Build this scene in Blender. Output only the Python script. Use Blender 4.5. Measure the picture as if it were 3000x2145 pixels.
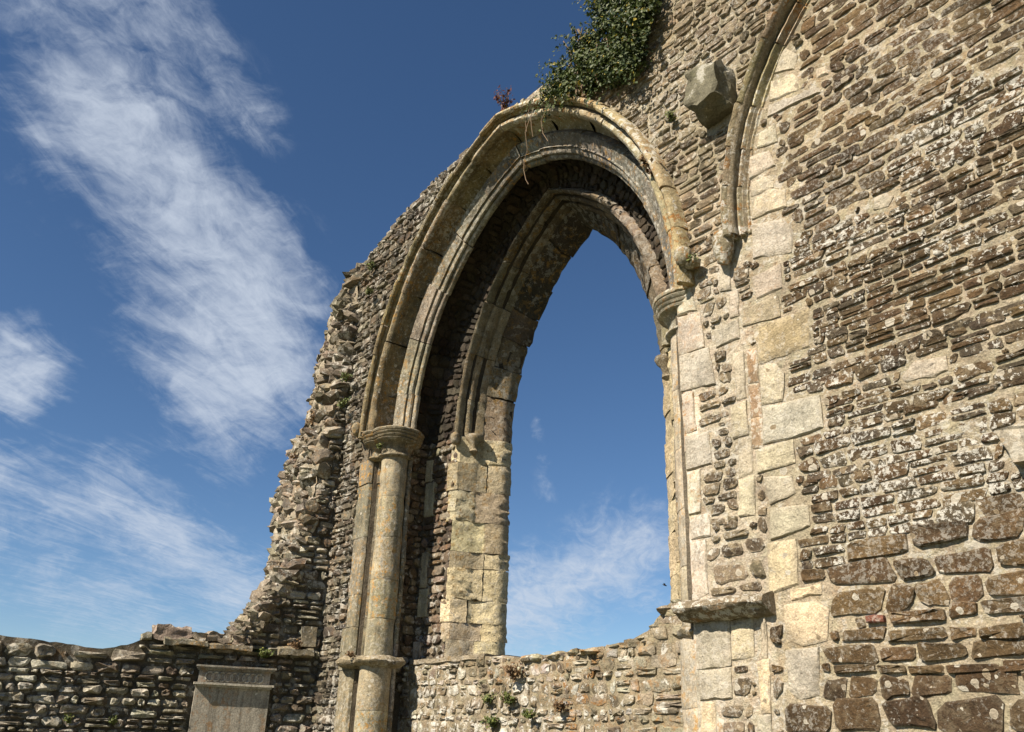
import bpy, math, random
from mathutils import Vector, Matrix, noise

# ---------------------------------------------------------------- set-up
for o in list(bpy.data.objects):
    bpy.data.objects.remove(o)
scn = bpy.context.scene
col = scn.collection
S = 4.4            # metres per drawing unit (distance eye -> arch wall)
EYE = 1.65         # eye height in metres
rng = random.Random(11)

# ---------------------------------------------------------------- camera
cam_d = bpy.data.cameras.new('camera')
cam = bpy.data.objects.new('camera', cam_d)
col.objects.link(cam)
cam_d.sensor_width = 36.0
cam_d.lens = 30.587
cam_d.clip_start = 0.05
cam_d.clip_end = 5000
M3 = Matrix(((0.60768, 0.294435, 0.737586), (0.793585, -0.261122, -0.549579), (0.030785, 0.919306, -0.392338)))
M4 = M3.to_4x4(); M4.translation = Vector((0, 0, EYE))
cam.matrix_world = M4
scn.camera = cam

# ---------------------------------------------------------------- sun and sky
SUN_T = Vector((-0.03, 1.0, -0.88)).normalized()      # direction the light travels
sun_d = bpy.data.lights.new('sun', 'SUN')
sun_d.energy = 5.0
sun_d.angle = math.radians(0.53)
sun_d.color = (1.0, 0.89, 0.74)
sun = bpy.data.objects.new('sun', sun_d)
sun.rotation_euler = SUN_T.to_track_quat('-Z', 'Y').to_euler()
sun.location = (2, -10, 20)
col.objects.link(sun)

scn.view_settings.view_transform = 'Standard'
scn.view_settings.look = 'None'
scn.view_settings.exposure = 1.08
scn.view_settings.gamma = 1.0
scn.view_settings.use_curve_mapping = False


class NT:
    """small helper for node trees"""
    def __init__(s, tree):
        s.t = tree
        tree.nodes.clear()

    def n(s, typ, ins=None, **props):
        nd = s.t.nodes.new(typ)
        for k, v in props.items():
            setattr(nd, k, v)
        for k, v in (ins or {}).items():
            sk = nd.inputs[k]
            if isinstance(v, bpy.types.NodeSocket):
                s.t.links.new(v, sk)
            else:
                sk.default_value = v
        return nd

    def math(s, op, a, b=0.0, clamp=False):
        return s.n('ShaderNodeMath', {0: a, 1: b}, operation=op, use_clamp=clamp).outputs[0]

    def ramp(s, v, a, b, lo=0.0, hi=1.0, smooth=True):
        m = s.n('ShaderNodeMapRange', {0: v, 1: a, 2: b, 3: lo, 4: hi})
        m.interpolation_type = 'SMOOTHSTEP' if smooth else 'LINEAR'
        return m.outputs[0]

    def noise(s, vec, scale, detail=5.0, rough=0.6, dist=0.0):
        return s.n('ShaderNodeTexNoise', {'Vector': vec, 'Scale': scale, 'Detail': detail, 'Roughness': rough, 'Distortion': dist}).outputs[0]

    def mix(s, f, a, b, mode='MIX'):
        m = s.n('ShaderNodeMix', data_type='RGBA', blend_type=mode)
        for k, v in ((0, f), (6, a), (7, b)):
            if isinstance(v, bpy.types.NodeSocket):
                s.t.links.new(v, m.inputs[k])
            elif k == 0:
                m.inputs[0].default_value = v
            else:
                m.inputs[k].default_value = (*v, 1.0) if len(v) == 3 else v
        return m.outputs[2]

    def vm(s, op, a, b=None, sc=None):
        nd = s.n('ShaderNodeVectorMath', {0: a}, operation=op)
        if b is not None:
            if isinstance(b, bpy.types.NodeSocket):
                s.t.links.new(b, nd.inputs[1])
            else:
                nd.inputs[1].default_value = b
        if sc is not None:
            if isinstance(sc, bpy.types.NodeSocket):
                s.t.links.new(sc, nd.inputs[3])
            else:
                nd.inputs[3].default_value = sc
        return nd


world = bpy.data.worlds.new('World')
scn.world = world
world.use_nodes = True
w = NT(world.node_tree)
sky = w.n('ShaderNodeTexSky', sky_type='NISHITA', sun_disc=False)
sky.sun_elevation = math.asin(-SUN_T.z)
sky.sun_rotation = math.atan2(-SUN_T.x, -SUN_T.y)
sky.air_density = 0.8
sky.dust_density = 0.1
sky.ozone_density = 3.5
d = w.n('ShaderNodeTexCoord').outputs['Generated']
sep = w.n('ShaderNodeSeparateXYZ', {0: d})
zc = w.math('MAXIMUM', sep.outputs[2], 0.04)
uv = w.n('ShaderNodeCombineXYZ', {0: w.math('DIVIDE', sep.outputs[0], zc), 1: w.math('DIVIDE', sep.outputs[1], zc), 2: 0.0}).outputs[0]
wob = w.n('ShaderNodeTexNoise', {'Vector': d, 'Scale': 3.0, 'Detail': 6.0, 'Roughness': 0.6}).outputs['Color']
wob = w.vm('SUBTRACT', wob, (0.5, 0.5, 0.5)).outputs[0]
dw = w.vm('ADD', d, w.vm('SCALE', wob, sc=0.13).outputs[0]).outputs[0]


def capsule(A, B, r0, r1):
    """soft band of cirrus between two sky directions"""
    A = Vector(A); AB = Vector(B) - A
    rel = w.vm('SUBTRACT', dw, tuple(A)).outputs[0]
    dot = w.vm('DOT_PRODUCT', rel, tuple(AB)).outputs['Value']
    t = w.math('DIVIDE', dot, max(AB.length_squared, 1e-5), clamp=True)
    near = w.vm('SCALE', tuple(AB), sc=t).outputs[0]
    r0 *= 1.35
    dist = w.vm('LENGTH', w.vm('SUBTRACT', rel, near).outputs[0]).outputs['Value']
    return w.ramp(dist, r0, r1, 0.0, 1.0)


CLOUDS = [
    ((-0.775, -0.03, 0.63), (-0.79, 0.16, 0.592), 0.10, 0.0, 0.62),
    ((-0.745, 0.09, 0.66), (-0.775, 0.22, 0.592), 0.055, 0.0, 0.55),
    ((-0.83, 0.085, 0.55), (-0.853, 0.27, 0.445), 0.105, 0.0, 0.95),
    ((-0.86, 0.25, 0.44), (-0.885, 0.285, 0.37), 0.12, 0.01, 1.0),
    ((-0.89, 0.28, 0.36), (-0.91, 0.29, 0.30), 0.085, 0.0, 0.62),
    ((-0.945, 0.085, 0.325), (-0.948, 0.105, 0.305), 0.058, 0.015, 1.0),
    ((-0.975, 0.06, 0.20), (-0.955, 0.20, 0.185), 0.065, 0.0, 0.7),
    ((-0.95, 0.22, 0.19), (-0.935, 0.34, 0.13), 0.075, 0.0, 0.8),
    ((-0.98, 0.13, 0.15), (-0.96, 0.28, 0.08), 0.08, 0.0, 0.55),
    ((-0.80, 0.58, 0.10), (-0.70, 0.68, 0.20), 0.085, 0.0, 0.85),
    ((-0.755, 0.60, 0.265), (-0.735, 0.585, 0.345), 0.014, 0.0, 0.42),
    ((-0.83, 0.27, 0.51), (-0.845, 0.30, 0.47), 0.03, 0.0, 0.35),
]
mask = None
for A, B, r0, r1, amt in CLOUDS:
    c = w.math('MULTIPLY', capsule(A, B, r0, r1), amt)
    mask = c if mask is None else w.math('MAXIMUM', mask, c)
# scattered cirrus goes on over the rest of the sky
wide = w.noise(w.n('ShaderNodeMapping', {'Vector': uv, 'Location': (3.7, 8.1, 0), 'Scale': (0.55, 0.55, 1)}).outputs[0], 1.0, 3, 0.5)
behind = w.ramp(sep.outputs[1], -0.02, -0.2)
mask = w.math('MAXIMUM', mask, w.math('MULTIPLY', w.math('MULTIPLY', w.ramp(wide, 0.52, 0.72), 0.7), behind))
stre = w.n('ShaderNodeMapping', {'Vector': uv, 'Rotation': (0, 0, math.radians(137)), 'Scale': (0.95, 0.24, 1)}, vector_type='TEXTURE').outputs[0]
st = w.noise(stre, 1.3, 10, 0.66, 1.6)
fib = w.noise(w.n('ShaderNodeMapping', {'Vector': dw, 'Scale': (5, 5, 11)}).outputs[0], 3.2, 9, 0.66, 0.4)
tex = w.math('ADD', w.math('MULTIPLY', st, 0.45), w.math('MULTIPLY', fib, 0.55))
dens = w.ramp(w.math('ADD', mask, w.math('MULTIPLY', w.math('SUBTRACT', tex, 0.5), 2.3)), 0.20, 1.32)
dens = w.math('MULTIPLY', dens, w.ramp(mask, 0.02, 0.35))
dens = w.math('MULTIPLY', dens, 0.9, clamp=True)
satur = w.n('ShaderNodeHueSaturation', {'Saturation': 1.10, 'Color': sky.outputs[0]})
cold = w.n('ShaderNodeBackground', {'Color': satur.outputs[0], 'Strength': 0.05})
cl = w.n('ShaderNodeBackground', {'Color': (0.62, 0.69, 0.80, 1), 'Strength': 0.47})
mx = w.n('ShaderNodeMixShader', {0: dens, 1: cold.outputs[0], 2: cl.outputs[0]})
w.n('ShaderNodeOutputWorld', {0: mx.outputs[0]})

# ---------------------------------------------------------------- materials


def stone_mat(name, mott=0.5, white=0.0, wscale=9.0, spots=0.0, sscale=9.0, orange=0.0, oscale=7.0, pits=0.5, green=0.0, bump=0.6,
              bscale=14.0, rough=0.92, col_attr=True, base=(0.3, 0.26, 0.2), streak=0.0, grain=0.3, smear=0.0, bdist=0.035, ocol=((0.15, 0.065, 0.02), (0.36, 0.19, 0.055))):
    m = bpy.data.materials.new(name)
    m.use_nodes = True
    g = NT(m.node_tree)
    pos = g.n('ShaderNodeNewGeometry').outputs['Position']
    c = g.n('ShaderNodeAttribute', attribute_name='Col').outputs['Color'] if col_attr else None
    if c is None:
        c = g.n('ShaderNodeRGB').outputs[0]
        c.default_value = (*base, 1)
    n1 = g.noise(pos, 4.5, 6, 0.68)
    f1 = g.ramp(n1, 0.28, 0.72, 1.0 - mott * 0.8, 1.0 + mott * 0.75, False)
    c = g.mix(1.0, c, g.n('ShaderNodeCombineColor', {0: f1, 1: f1, 2: f1}).outputs[0], 'MULTIPLY')
    n2 = g.noise(pos, 75.0, 2, 0.7)
    f2 = g.ramp(n2, 0.3, 0.7, 1.0 - grain, 1.0 + grain, False)
    c = g.mix(1.0, c, g.n('ShaderNodeCombineColor', {0: f2, 1: f2, 2: f2}).outputs[0], 'MULTIPLY')
    if pits:
        p = g.ramp(g.noise(pos, 26.0, 4, 0.7), 0.57, 0.68)
        c = g.mix(g.math('MULTIPLY', p, pits), c, (0.035, 0.028, 0.02))
    if smear:
        sm = g.ramp(g.noise(pos, 8.0, 6, 0.78), 0.50, 0.60)
        mc = g.mix(g.noise(pos, 60, 2), (0.22, 0.18, 0.115), (0.40, 0.335, 0.225))
        c = g.mix(g.math('MULTIPLY', sm, smear), c, mc)
    if streak:
        sv = g.n('ShaderNodeMapping', {'Vector': pos, 'Scale': (9, 9, 0.7)}).outputs[0]
        s1 = g.ramp(g.noise(sv, 3.0, 4, 0.6), 0.45, 0.7)
        c = g.mix(g.math('MULTIPLY', s1, streak), c, (0.05, 0.045, 0.035))
    hs = []
    if green:
        p = g.math('MULTIPLY', g.ramp(g.noise(pos, 3.2, 7, 0.7), 0.56, 0.7), green)
        c = g.mix(p, c, (0.055, 0.06, 0.025))
    if orange:
        big = g.ramp(g.noise(pos, 1.1, 3, 0.5), 0.38, 0.66)
        p = g.ramp(g.noise(pos, oscale, 6, 0.75), 0.52, 0.60)
        p = g.math('MULTIPLY', g.math('MULTIPLY', p, g.math('ADD', big, 0.15)), orange, clamp=True)
        oc = g.mix(g.noise(pos, 30, 2), *ocol)
        c = g.mix(p, c, oc)
    if white:
        big = g.ramp(g.noise(pos, 0.9, 2, 0.6), 0.36, 0.60, 0.0, 0.075)
        p = g.ramp(g.math('ADD', g.noise(pos, wscale, 6, 0.76, 0.3), big), 0.575, 0.625)
        p = g.math('MULTIPLY', p, white, clamp=True)
        c = g.mix(p, c, (0.52, 0.505, 0.45))
    if spots:
        v = g.n('ShaderNodeTexVoronoi', {'Vector': g.vm('ADD', pos, g.vm('SCALE', g.n('ShaderNodeTexNoise', {'Vector': pos, 'Scale': 22.0}).outputs['Color'], sc=0.035).outputs[0]).outputs[0],
                                         'Scale': sscale}, feature='F1')
        rc = g.n('ShaderNodeSeparateColor', {0: v.outputs['Color']})
        r = g.math('ADD', g.math('MULTIPLY', g.math('POWER', rc.outputs[0], 3.0), 0.40), 0.07)
        on = g.math('LESS_THAN', rc.outputs[1], spots)
        q = g.math('SUBTRACT', r, v.outputs['Distance'])
        inside = g.math('MULTIPLY', g.ramp(q, 0.0, 0.035), on)
        core = g.math('MULTIPLY', g.ramp(q, 0.045, 0.09), on)
        sc = g.mix(rc.outputs[2], (0.27, 0.21, 0.13), (0.52, 0.50, 0.43))
        c = g.mix(g.math('MULTIPLY', inside, 0.9), c, sc)
        c = g.mix(g.math('MULTIPLY', core, 0.55), c, g.mix(rc.outputs[2], (0.15, 0.11, 0.065), (0.38, 0.34, 0.27)))
    h = g.noise(pos, bscale, 7, 0.72)
    for p, k in hs:
        h = g.math('ADD', h, g.math('MULTIPLY', p, k))
    b = g.n('ShaderNodeBump', {'Strength': bump, 'Distance': bdist, 'Height': h})
    bs = g.n('ShaderNodeBsdfPrincipled', {'Base Color': c, 'Roughness': rough, 'Normal': b.outputs[0]})
    bs.inputs['Specular IOR Level'].default_value = 0.22
    g.n('ShaderNodeOutputMaterial', {0: bs.outputs[0]})
    return m


M = {}
M['brown'] = stone_mat('brown_sandstone', mott=0.6, white=0.3, wscale=38, spots=0.6, sscale=16, pits=0.5, bump=1.0, bscale=17, smear=0.18)
M['strip'] = stone_mat('mortar_smeared_sandstone', mott=0.6, white=0.45, wscale=34, spots=0.5, sscale=15, pits=0.5, bump=1.0, bscale=17, smear=0.6, orange=0.3, oscale=16)
M['brown_lichen'] = stone_mat('lichened_sandstone', mott=0.6, white=0.85, wscale=30, spots=0.8, sscale=15, pits=0.5, bump=1.0, bscale=17, smear=0.3)
M['mortar'] = stone_mat('lime_mortar', mott=0.35, white=0.5, wscale=18, spots=0.2, sscale=13, pits=0.45, orange=0.35, oscale=16, bump=1.0, bscale=26)
M['mortar_dark'] = stone_mat('dark_mortar', mott=0.5, white=0.3, pits=0.6, orange=0.25, green=0.3, bump=1.0, bscale=16)
M['ashlar'] = stone_mat('pale_ashlar', mott=0.5, white=0.3, wscale=20, spots=0.25, sscale=18, pits=0.5, orange=0.25, oscale=20, bump=0.9, bscale=16, grain=0.25, streak=0.18)
M['ashlar_orange'] = stone_mat('lichened_ashlar', mott=0.5, white=0.5, wscale=20, spots=0.25, sscale=18, pits=0.45, orange=0.75, oscale=18, bump=0.45, bscale=18)
M['mould'] = stone_mat('moulded_limestone', mott=0.8, white=0.45, wscale=22, spots=0.25, sscale=20, pits=0.75, orange=1.0, oscale=15, bump=0.9, bscale=16, streak=0.45, green=0.2, ocol=((0.20, 0.10, 0.03), (0.40, 0.24, 0.07)))
M['mould_or'] = stone_mat('orange_lichened_limestone', mott=0.5, white=0.75, wscale=18, spots=0.2, sscale=18, pits=0.5, orange=1.2, oscale=11, bump=0.9, bscale=16)
M['shaft'] = stone_mat('shaft_limestone', mott=0.7, white=0.3, wscale=26, spots=0.3, sscale=20, pits=0.75, orange=1.1, oscale=18, bump=0.6, bscale=20, streak=0.45, ocol=((0.22, 0.11, 0.03), (0.42, 0.25, 0.07)))
M['weathered'] = stone_mat('eroded_limestone', mott=0.6, white=0.3, wscale=12, spots=0.0, pits=0.7, orange=0.6, oscale=13, bump=1.0, bscale=12, bdist=0.08, ocol=((0.20, 0.11, 0.03), (0.40, 0.25, 0.07)))
M['grey_rubble'] = stone_mat('grey_rubble_stone', mott=0.7, white=0.5, wscale=10, spots=0.2, sscale=14, pits=0.5, orange=0.3, oscale=9, green=0.25, bump=1.0, bscale=13)
M['white_rubble'] = stone_mat('pale_rubble_stone', mott=0.5, white=0.8, wscale=10, spots=0.25, sscale=14, pits=0.4, orange=0.7, oscale=8, green=0.3, bump=1.0, bscale=17, smear=0.4)
M['soffit'] = stone_mat('soffit_rubble', mott=0.6, white=0.0, pits=0.5, orange=0.1, bump=1.0, bscale=12)
M['slab'] = stone_mat('tablet_slate', mott=0.25, white=0.12, wscale=5, spots=0.55, sscale=8, pits=0.3, orange=0.8, oscale=12, bump=0.25, bscale=20, streak=0.5, grain=0.35)
M['plaque'] = stone_mat('plaque_stone', mott=0.5, white=0.3, wscale=20, spots=0.3, sscale=16, pits=0.4, orange=0.9, oscale=12, bump=0.6, bscale=16, streak=0.3)
M['corbel'] = stone_mat('corbel_stone', mott=0.6, white=0.45, wscale=4.5, spots=0.1, pits=0.35, green=0.5, bump=0.9, bscale=9)


def leaf_mat(name, a, b, c):
    m = bpy.data.materials.new(name)
    m.use_nodes = True
    g = NT(m.node_tree)
    pos = g.n('ShaderNodeNewGeometry')
    rnd = pos.outputs['Random Per Island']
    colr = g.mix(g.ramp(rnd, 0.0, 0.9, 0, 1, False), a, b)
    colr = g.mix(g.math('GREATER_THAN', rnd, 0.965), colr, c)
    bs = g.n('ShaderNodeBsdfPrincipled', {'Base Color': colr, 'Roughness': 0.55})
    bs.inputs['Specular IOR Level'].default_value = 0.3
    tr = g.n('ShaderNodeBsdfTranslucent', {'Color': colr})
    mxs = g.n('ShaderNodeMixShader', {0: 0.22, 1: bs.outputs[0], 2: tr.outputs[0]})
    g.n('ShaderNodeOutputMaterial', {0: mxs.outputs[0]})
    return m


M['ivy'] = leaf_mat('ivy_leaf', (0.018, 0.036, 0.009), (0.072, 0.092, 0.022), (0.28, 0.22, 0.03))
M['red_leaf'] = leaf_mat('red_leaf', (0.07, 0.025, 0.02), (0.13, 0.05, 0.03), (0.06, 0.08, 0.03))
M['weed'] = leaf_mat('weed_leaf', (0.05, 0.075, 0.02), (0.14, 0.16, 0.04), (0.2, 0.2, 0.03))
M['dry'] = leaf_mat('dry_leaf', (0.10, 0.055, 0.03), (0.20, 0.13, 0.06), (0.22, 0.16, 0.08))
M['tree_leaf'] = leaf_mat('tree_leaf', (0.02, 0.035, 0.012), (0.05, 0.075, 0.025), (0.08, 0.09, 0.03))
M['stem'] = stone_mat('woody_stem', mott=0.3, pits=0.0, bump=0.3, col_attr=False, base=(0.16, 0.115, 0.075))
M['bird'] = stone_mat('bird_feather', mott=0.2, pits=0.0, bump=0.0, col_attr=False, base=(0.03, 0.03, 0.035), rough=0.7)


def ground_mat():
    m = bpy.data.materials.new('turf')
    m.use_nodes = True
    g = NT(m.node_tree)
    pos = g.n('ShaderNodeNewGeometry').outputs['Position']
    c = g.mix(g.noise(pos, 0.6, 8, 0.7), (0.05, 0.075, 0.02), (0.13, 0.13, 0.055))
    c = g.mix(g.ramp(g.noise(pos, 40, 4), 0.4, 0.65), c, (0.19, 0.17, 0.09))
    b = g.n('ShaderNodeBump', {'Strength': 0.8, 'Distance': 0.05, 'Height': g.noise(pos, 30, 6, 0.7)})
    bs = g.n('ShaderNodeBsdfPrincipled', {'Base Color': c, 'Roughness': 0.95, 'Normal': b.outputs[0]})
    g.n('ShaderNodeOutputMaterial', {0: bs.outputs[0]})
    return m


M['turf'] = ground_mat()

# ---------------------------------------------------------------- mesh helpers
WL = {}
KA = 0.70      # overall stone reflectance


def W(p):
    return (p[0] * S, p[1] * S, p[2] * S + EYE)


def put(o, parent, wloc):
    o.parent = parent
    base = WL[parent] if parent else Vector((0, 0, 0))
    o.location = Vector(wloc) - base
    WL[o] = Vector(wloc)
    col.objects.link(o)


def thing(name, label, cat, loc, group=None):
    o = bpy.data.objects.new(name, None)
    o.empty_display_size = 0.2
    put(o, None, loc)
    o['label'] = label
    o['category'] = cat
    if group:
        o['group'] = group
    return o


def mk(name, verts, faces, mat, parent=None, color=(0.3, 0.26, 0.2), smooth=40.0, world=False, kind=None, label=None, cols=None, loc=None):
    """verts in drawing units (or metres when world=True); smooth: angle in degrees, 0 flat"""
    vw = verts if world else [W(v) for v in verts]
    n = len(vw)
    if loc is None:
        loc = Vector((sum(v[0] for v in vw) / n, sum(v[1] for v in vw) / n, sum(v[2] for v in vw) / n))
    me = bpy.data.meshes.new(name)
    me.from_pydata([(v[0] - loc[0], v[1] - loc[1], v[2] - loc[2]) for v in vw], [], faces)
    me.materials.append(mat)
    at = me.color_attributes.new('Col', 'FLOAT_COLOR', 'POINT')
    if cols is None:
        flat = [color[0] * KA, color[1] * KA, color[2] * KA, 1.0] * n
    else:
        flat = [x for c in cols for x in (c[0] * KA, c[1] * KA, c[2] * KA, 1.0)]
    at.data.foreach_set('color', flat)
    if smooth:
        me.polygons.foreach_set('use_smooth', [True] * len(me.polygons))
        if smooth < 180:
            me.set_sharp_from_angle(angle=math.radians(smooth))
    me.update()
    o = bpy.data.objects.new(name, me)
    put(o, parent, loc)
    if kind:
        o['kind'] = kind
    if label:
        o['label'] = label
    return o


def nz(p, f, amp):
    v = noise.noise_vector(Vector((p[0] * f, p[1] * f, p[2] * f)))
    return (p[0] + v.x * amp, p[1] + v.y * amp, p[2] + v.z * amp)


def vary(c, k=0.18, hue=0.06):
    f = 1.0 + rng.uniform(-k, k)
    return tuple(max(0.01, x * f * (1 + rng.uniform(-hue, hue))) for x in c)


def inpoly(p, poly):
    x, y = p
    r = False
    j = len(poly) - 1
    for i in range(len(poly)):
        xi, yi = poly[i]; xj, yj = poly[j]
        if (yi > y) != (yj > y) and x < (xj - xi) * (y - yi) / (yj - yi) + xi:
            r = not r
        j = i
    return r


def lerp_table(tab, x):
    """tab: list of (key, value) with increasing keys"""
    if x <= tab[0][0]:
        return tab[0][1]
    for (a, va), (b, vb) in zip(tab, tab[1:]):
        if x <= b:
            return va + (vb - va) * (x - a) / (b - a)
    return tab[-1][1]


class Occ:
    """cells of a wall face already covered by stones"""
    def __init__(s, c=0.003):
        s.c = c
        s.k = set()

    def mark(s, u, v, w_, h_):
        c = s.c
        for i in range(int((u - w_ / 2) // c), int((u + w_ / 2) // c) + 1):
            for j in range(int((v - h_ / 2) // c), int((v + h_ / 2) // c) + 1):
                s.k.add((i, j))

    def free(s, u, v, w_, h_):
        c = s.c
        for i in range(int((u - w_ / 2) // c), int((u + w_ / 2) // c) + 1):
            for j in range(int((v - h_ / 2) // c), int((v + h_ / 2) // c) + 1):
                if (i, j) in s.k:
                    return False
        return True


def fill_gaps(u0, u1, v0, v1, n, wr, hr, ok, occ, emit):
    """small pinning stones in the gaps the courses left"""
    for q in range(n):
        u, v = rng.uniform(u0, u1), rng.uniform(v0, v1)
        k = 1.0 if q < n * 0.45 else 0.62
        w_, h_ = rng.uniform(*wr) * k, rng.uniform(*hr) * k
        if occ.free(u, v, w_ + 0.002, h_ + 0.002) and all(ok(a, b) for a, b in corners(u, v, w_, h_)):
            emit(u, v, w_, h_)


class Stones:
    """collects stones; the largest become parts, the others one stuff part"""
    def __init__(s):
        s.items = []

    def add(s, verts, faces, color, mat, size, edge=None, amt=0.7):
        if edge:
            n = (len(verts) - 1) // 3
            cl = []
            for i in range(len(verts)):
                k = (1.0, 0.55, 0.06, 0.0)[min(i // n, 3)] * rng.uniform(0.35, 1.25) * amt
                k = min(k, 1.0)
                cl.append(tuple(color[q] * (1 - k) + edge[q] * k for q in range(3)))
            color = cl
        else:
            color = [color] * len(verts)
        s.items.append((size, verts, faces, color, mat))

    def emit(s, name, parent, limit=300, smooth=35.0, stuff='small_stones'):
        s.items.sort(key=lambda it: -it[0])
        for size, v, f, c, m in s.items[:limit]:
            mk(name, v, f, m, parent, smooth=smooth, cols=c)
        rest = {}
        for size, v, f, c, m in s.items[limit:]:
            V, F, C = rest.setdefault(m.name, ([], [], []))
            b = len(V)
            V.extend(v); C.extend(c)
            F.extend([tuple(i + b for i in q) for q in f])
        for mn, (V, F, C) in rest.items():
            mk(stuff, V, F, bpy.data.materials[mn], parent, smooth=smooth, kind='stuff', cols=C)


def outline(w, h, n=10, k=4.0, jit=0.07):
    """uneven block outline: chamfered corners and bowed long sides (10 points)"""
    a, b = w / 2, h / 2
    f = 0.5 / max(k - 1.6, 0.6)
    sk = rng.uniform(-0.2, 0.2) * h
    tp = rng.uniform(-0.22, 0.22) * h
    pts = []
    for sx, sy in ((1, -1), (1, 1), (-1, 1), (-1, -1)):
        cu = min(a * 0.8, h * f * rng.uniform(0.5, 1.5)); cv_ = min(b * 0.8, h * f * rng.uniform(0.5, 1.4))
        x, y = sx * a, sy * (b + tp * sx * 0.5)
        two = [(x, y - sy * cv_), (x - sx * cu, y)]
        if sx * sy > 0:
            pts.extend(two)
        else:
            pts.extend(two[::-1])
        if (sx, sy) in ((1, 1), (-1, -1)):
            pts.append((rng.uniform(-0.3, 0.3) * a, sy * b * rng.uniform(0.92, 1.08)))
    return [(p[0] * (1 + rng.uniform(-jit, jit) * 0.6) + sk * p[1] / b, p[1] * (1 + rng.uniform(-jit, jit))) for p in pts]


def stone_geo(pts, cu, cv, place, proud, sink=0.006, inset=0.88, rough=0.3):
    """solid stone from an outline in surface coordinates; place(u, v, d) gives the point d proud of the surface"""
    n = len(pts)
    V, F = [], []
    tu, tv = rng.uniform(-0.35, 0.35), rng.uniform(-0.35, 0.35)
    ext = max(max(abs(p[0]) for p in pts), 1e-4)
    exv = max(max(abs(p[1]) for p in pts), 1e-4)

    def dd(u, v, base):
        return base * (1 + tu * u / ext * 0.6 + tv * v / exv * 0.6 + rng.uniform(-rough, rough))
    for u, v in pts:
        V.append(place(cu + u * 1.03, cv + v * 1.03, -sink))
    for u, v in pts:
        V.append(place(cu + u * 0.98, cv + v * 0.98, dd(u, v, proud * 0.62)))
    for u, v in pts:
        k = inset + rng.uniform(-0.08, 0.05)
        V.append(place(cu + u * k, cv + v * k, dd(u, v, proud)))
    V.append(place(cu + rng.uniform(-.2, .2) * ext, cv, proud * (1.02 + rng.uniform(-rough, rough))))
    for r in (0, 1):
        for i in range(n):
            j = (i + 1) % n
            F.append((r * n + i, r * n + j, (r + 1) * n + j, (r + 1) * n + i))
    for i in range(n):
        F.append((2 * n + i, 2 * n + (i + 1) % n, 3 * n))
    return V, F


def poly_block(poly, place, proud, sink=0.01, bevel=0.003):
    """dressed block with a flat face from a polygon in surface coordinates"""
    cu = sum(p[0] for p in poly) / len(poly); cv = sum(p[1] for p in poly) / len(poly)
    pts = []
    n0 = len(poly)
    for i in range(n0):
        a, b = poly[i], poly[(i + 1) % n0]
        L = math.hypot(b[0] - a[0], b[1] - a[1])
        m = max(2, int(L / 0.014))
        for q in range(m):
            t = q / m
            j = 0.0012 if q else 0
            pts.append((a[0] + (b[0] - a[0]) * t + rng.uniform(-j, j), a[1] + (b[1] - a[1]) * t + rng.uniform(-j, j)))
    n = len(pts)
    V, F = [], []
    for u, v in pts:
        V.append(place(u, v, -sink))
    for u, v in pts:
        V.append(place(u, v, proud - bevel * rng.uniform(0.5, 1.5)))
    for u, v in pts:
        L = max(math.hypot(u - cu, v - cv), 1e-5)
        k = (L - bevel * rng.uniform(0.9, 2.0)) / L
        V.append(place(cu + (u - cu) * k, cv + (v - cv) * k, proud + rng.uniform(-.0008, .0008)))
    for u, v in pts:
        V.append(place(cu + (u - cu) * 0.5, cv + (v - cv) * 0.5, proud + rng.uniform(-.0012, .0012)))
    V.append(place(cu, cv, proud))
    for r in range(3):
        for i in range(n):
            j = (i + 1) % n
            F.append((r * n + i, r * n + j, (r + 1) * n + j, (r + 1) * n + i))
    for i in range(n):
        F.append((3 * n + i, 3 * n + (i + 1) % n, 4 * n))
    return V, F


def rock(c, sx, sy, sz, rot, nsub=None):
    """angular lump: jittered box with cut corners, about 40 triangles"""
    pts = []
    for ix in (-1, -0.25, 0.45, 1):
        pts.append(ix)
    V, F = [], []
    nu = 7
    rings = [(-1.0, 0.35), (-0.72, 0.88), (0.05, 1.05), (0.7, 0.85), (1.0, 0.4)]
    R = Matrix.Rotation(rot[2], 3, 'Z') @ Matrix.Rotation(rot[1], 3, 'Y') @ Matrix.Rotation(rot[0], 3, 'X')
    for zz, rr in rings:
        ph = rng.uniform(-0.2, 0.2)
        for i in range(nu):
            a = 2 * math.pi * i / nu + ph
            cc, ss = math.cos(a), math.sin(a)
            k = (abs(cc) ** 5 + abs(ss) ** 5) ** (-0.2) * rr * rng.uniform(0.62, 1.2)
            p = R @ Vector((cc * k * sx, ss * k * sy, zz * sz * rng.uniform(0.85, 1.1)))
            V.append((c[0] + p.x, c[1] + p.y, c[2] + p.z))
    for r in range(len(rings) - 1):
        for i in range(nu):
            j = (i + 1) % nu
            F.append((r * nu + i, r * nu + j, (r + 1) * nu + j, (r + 1) * nu + i))
    F.append(tuple(range(nu - 1, -1, -1)))
    F.append(tuple((len(rings) - 1) * nu + i for i in range(nu)))
    return V, F


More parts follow.
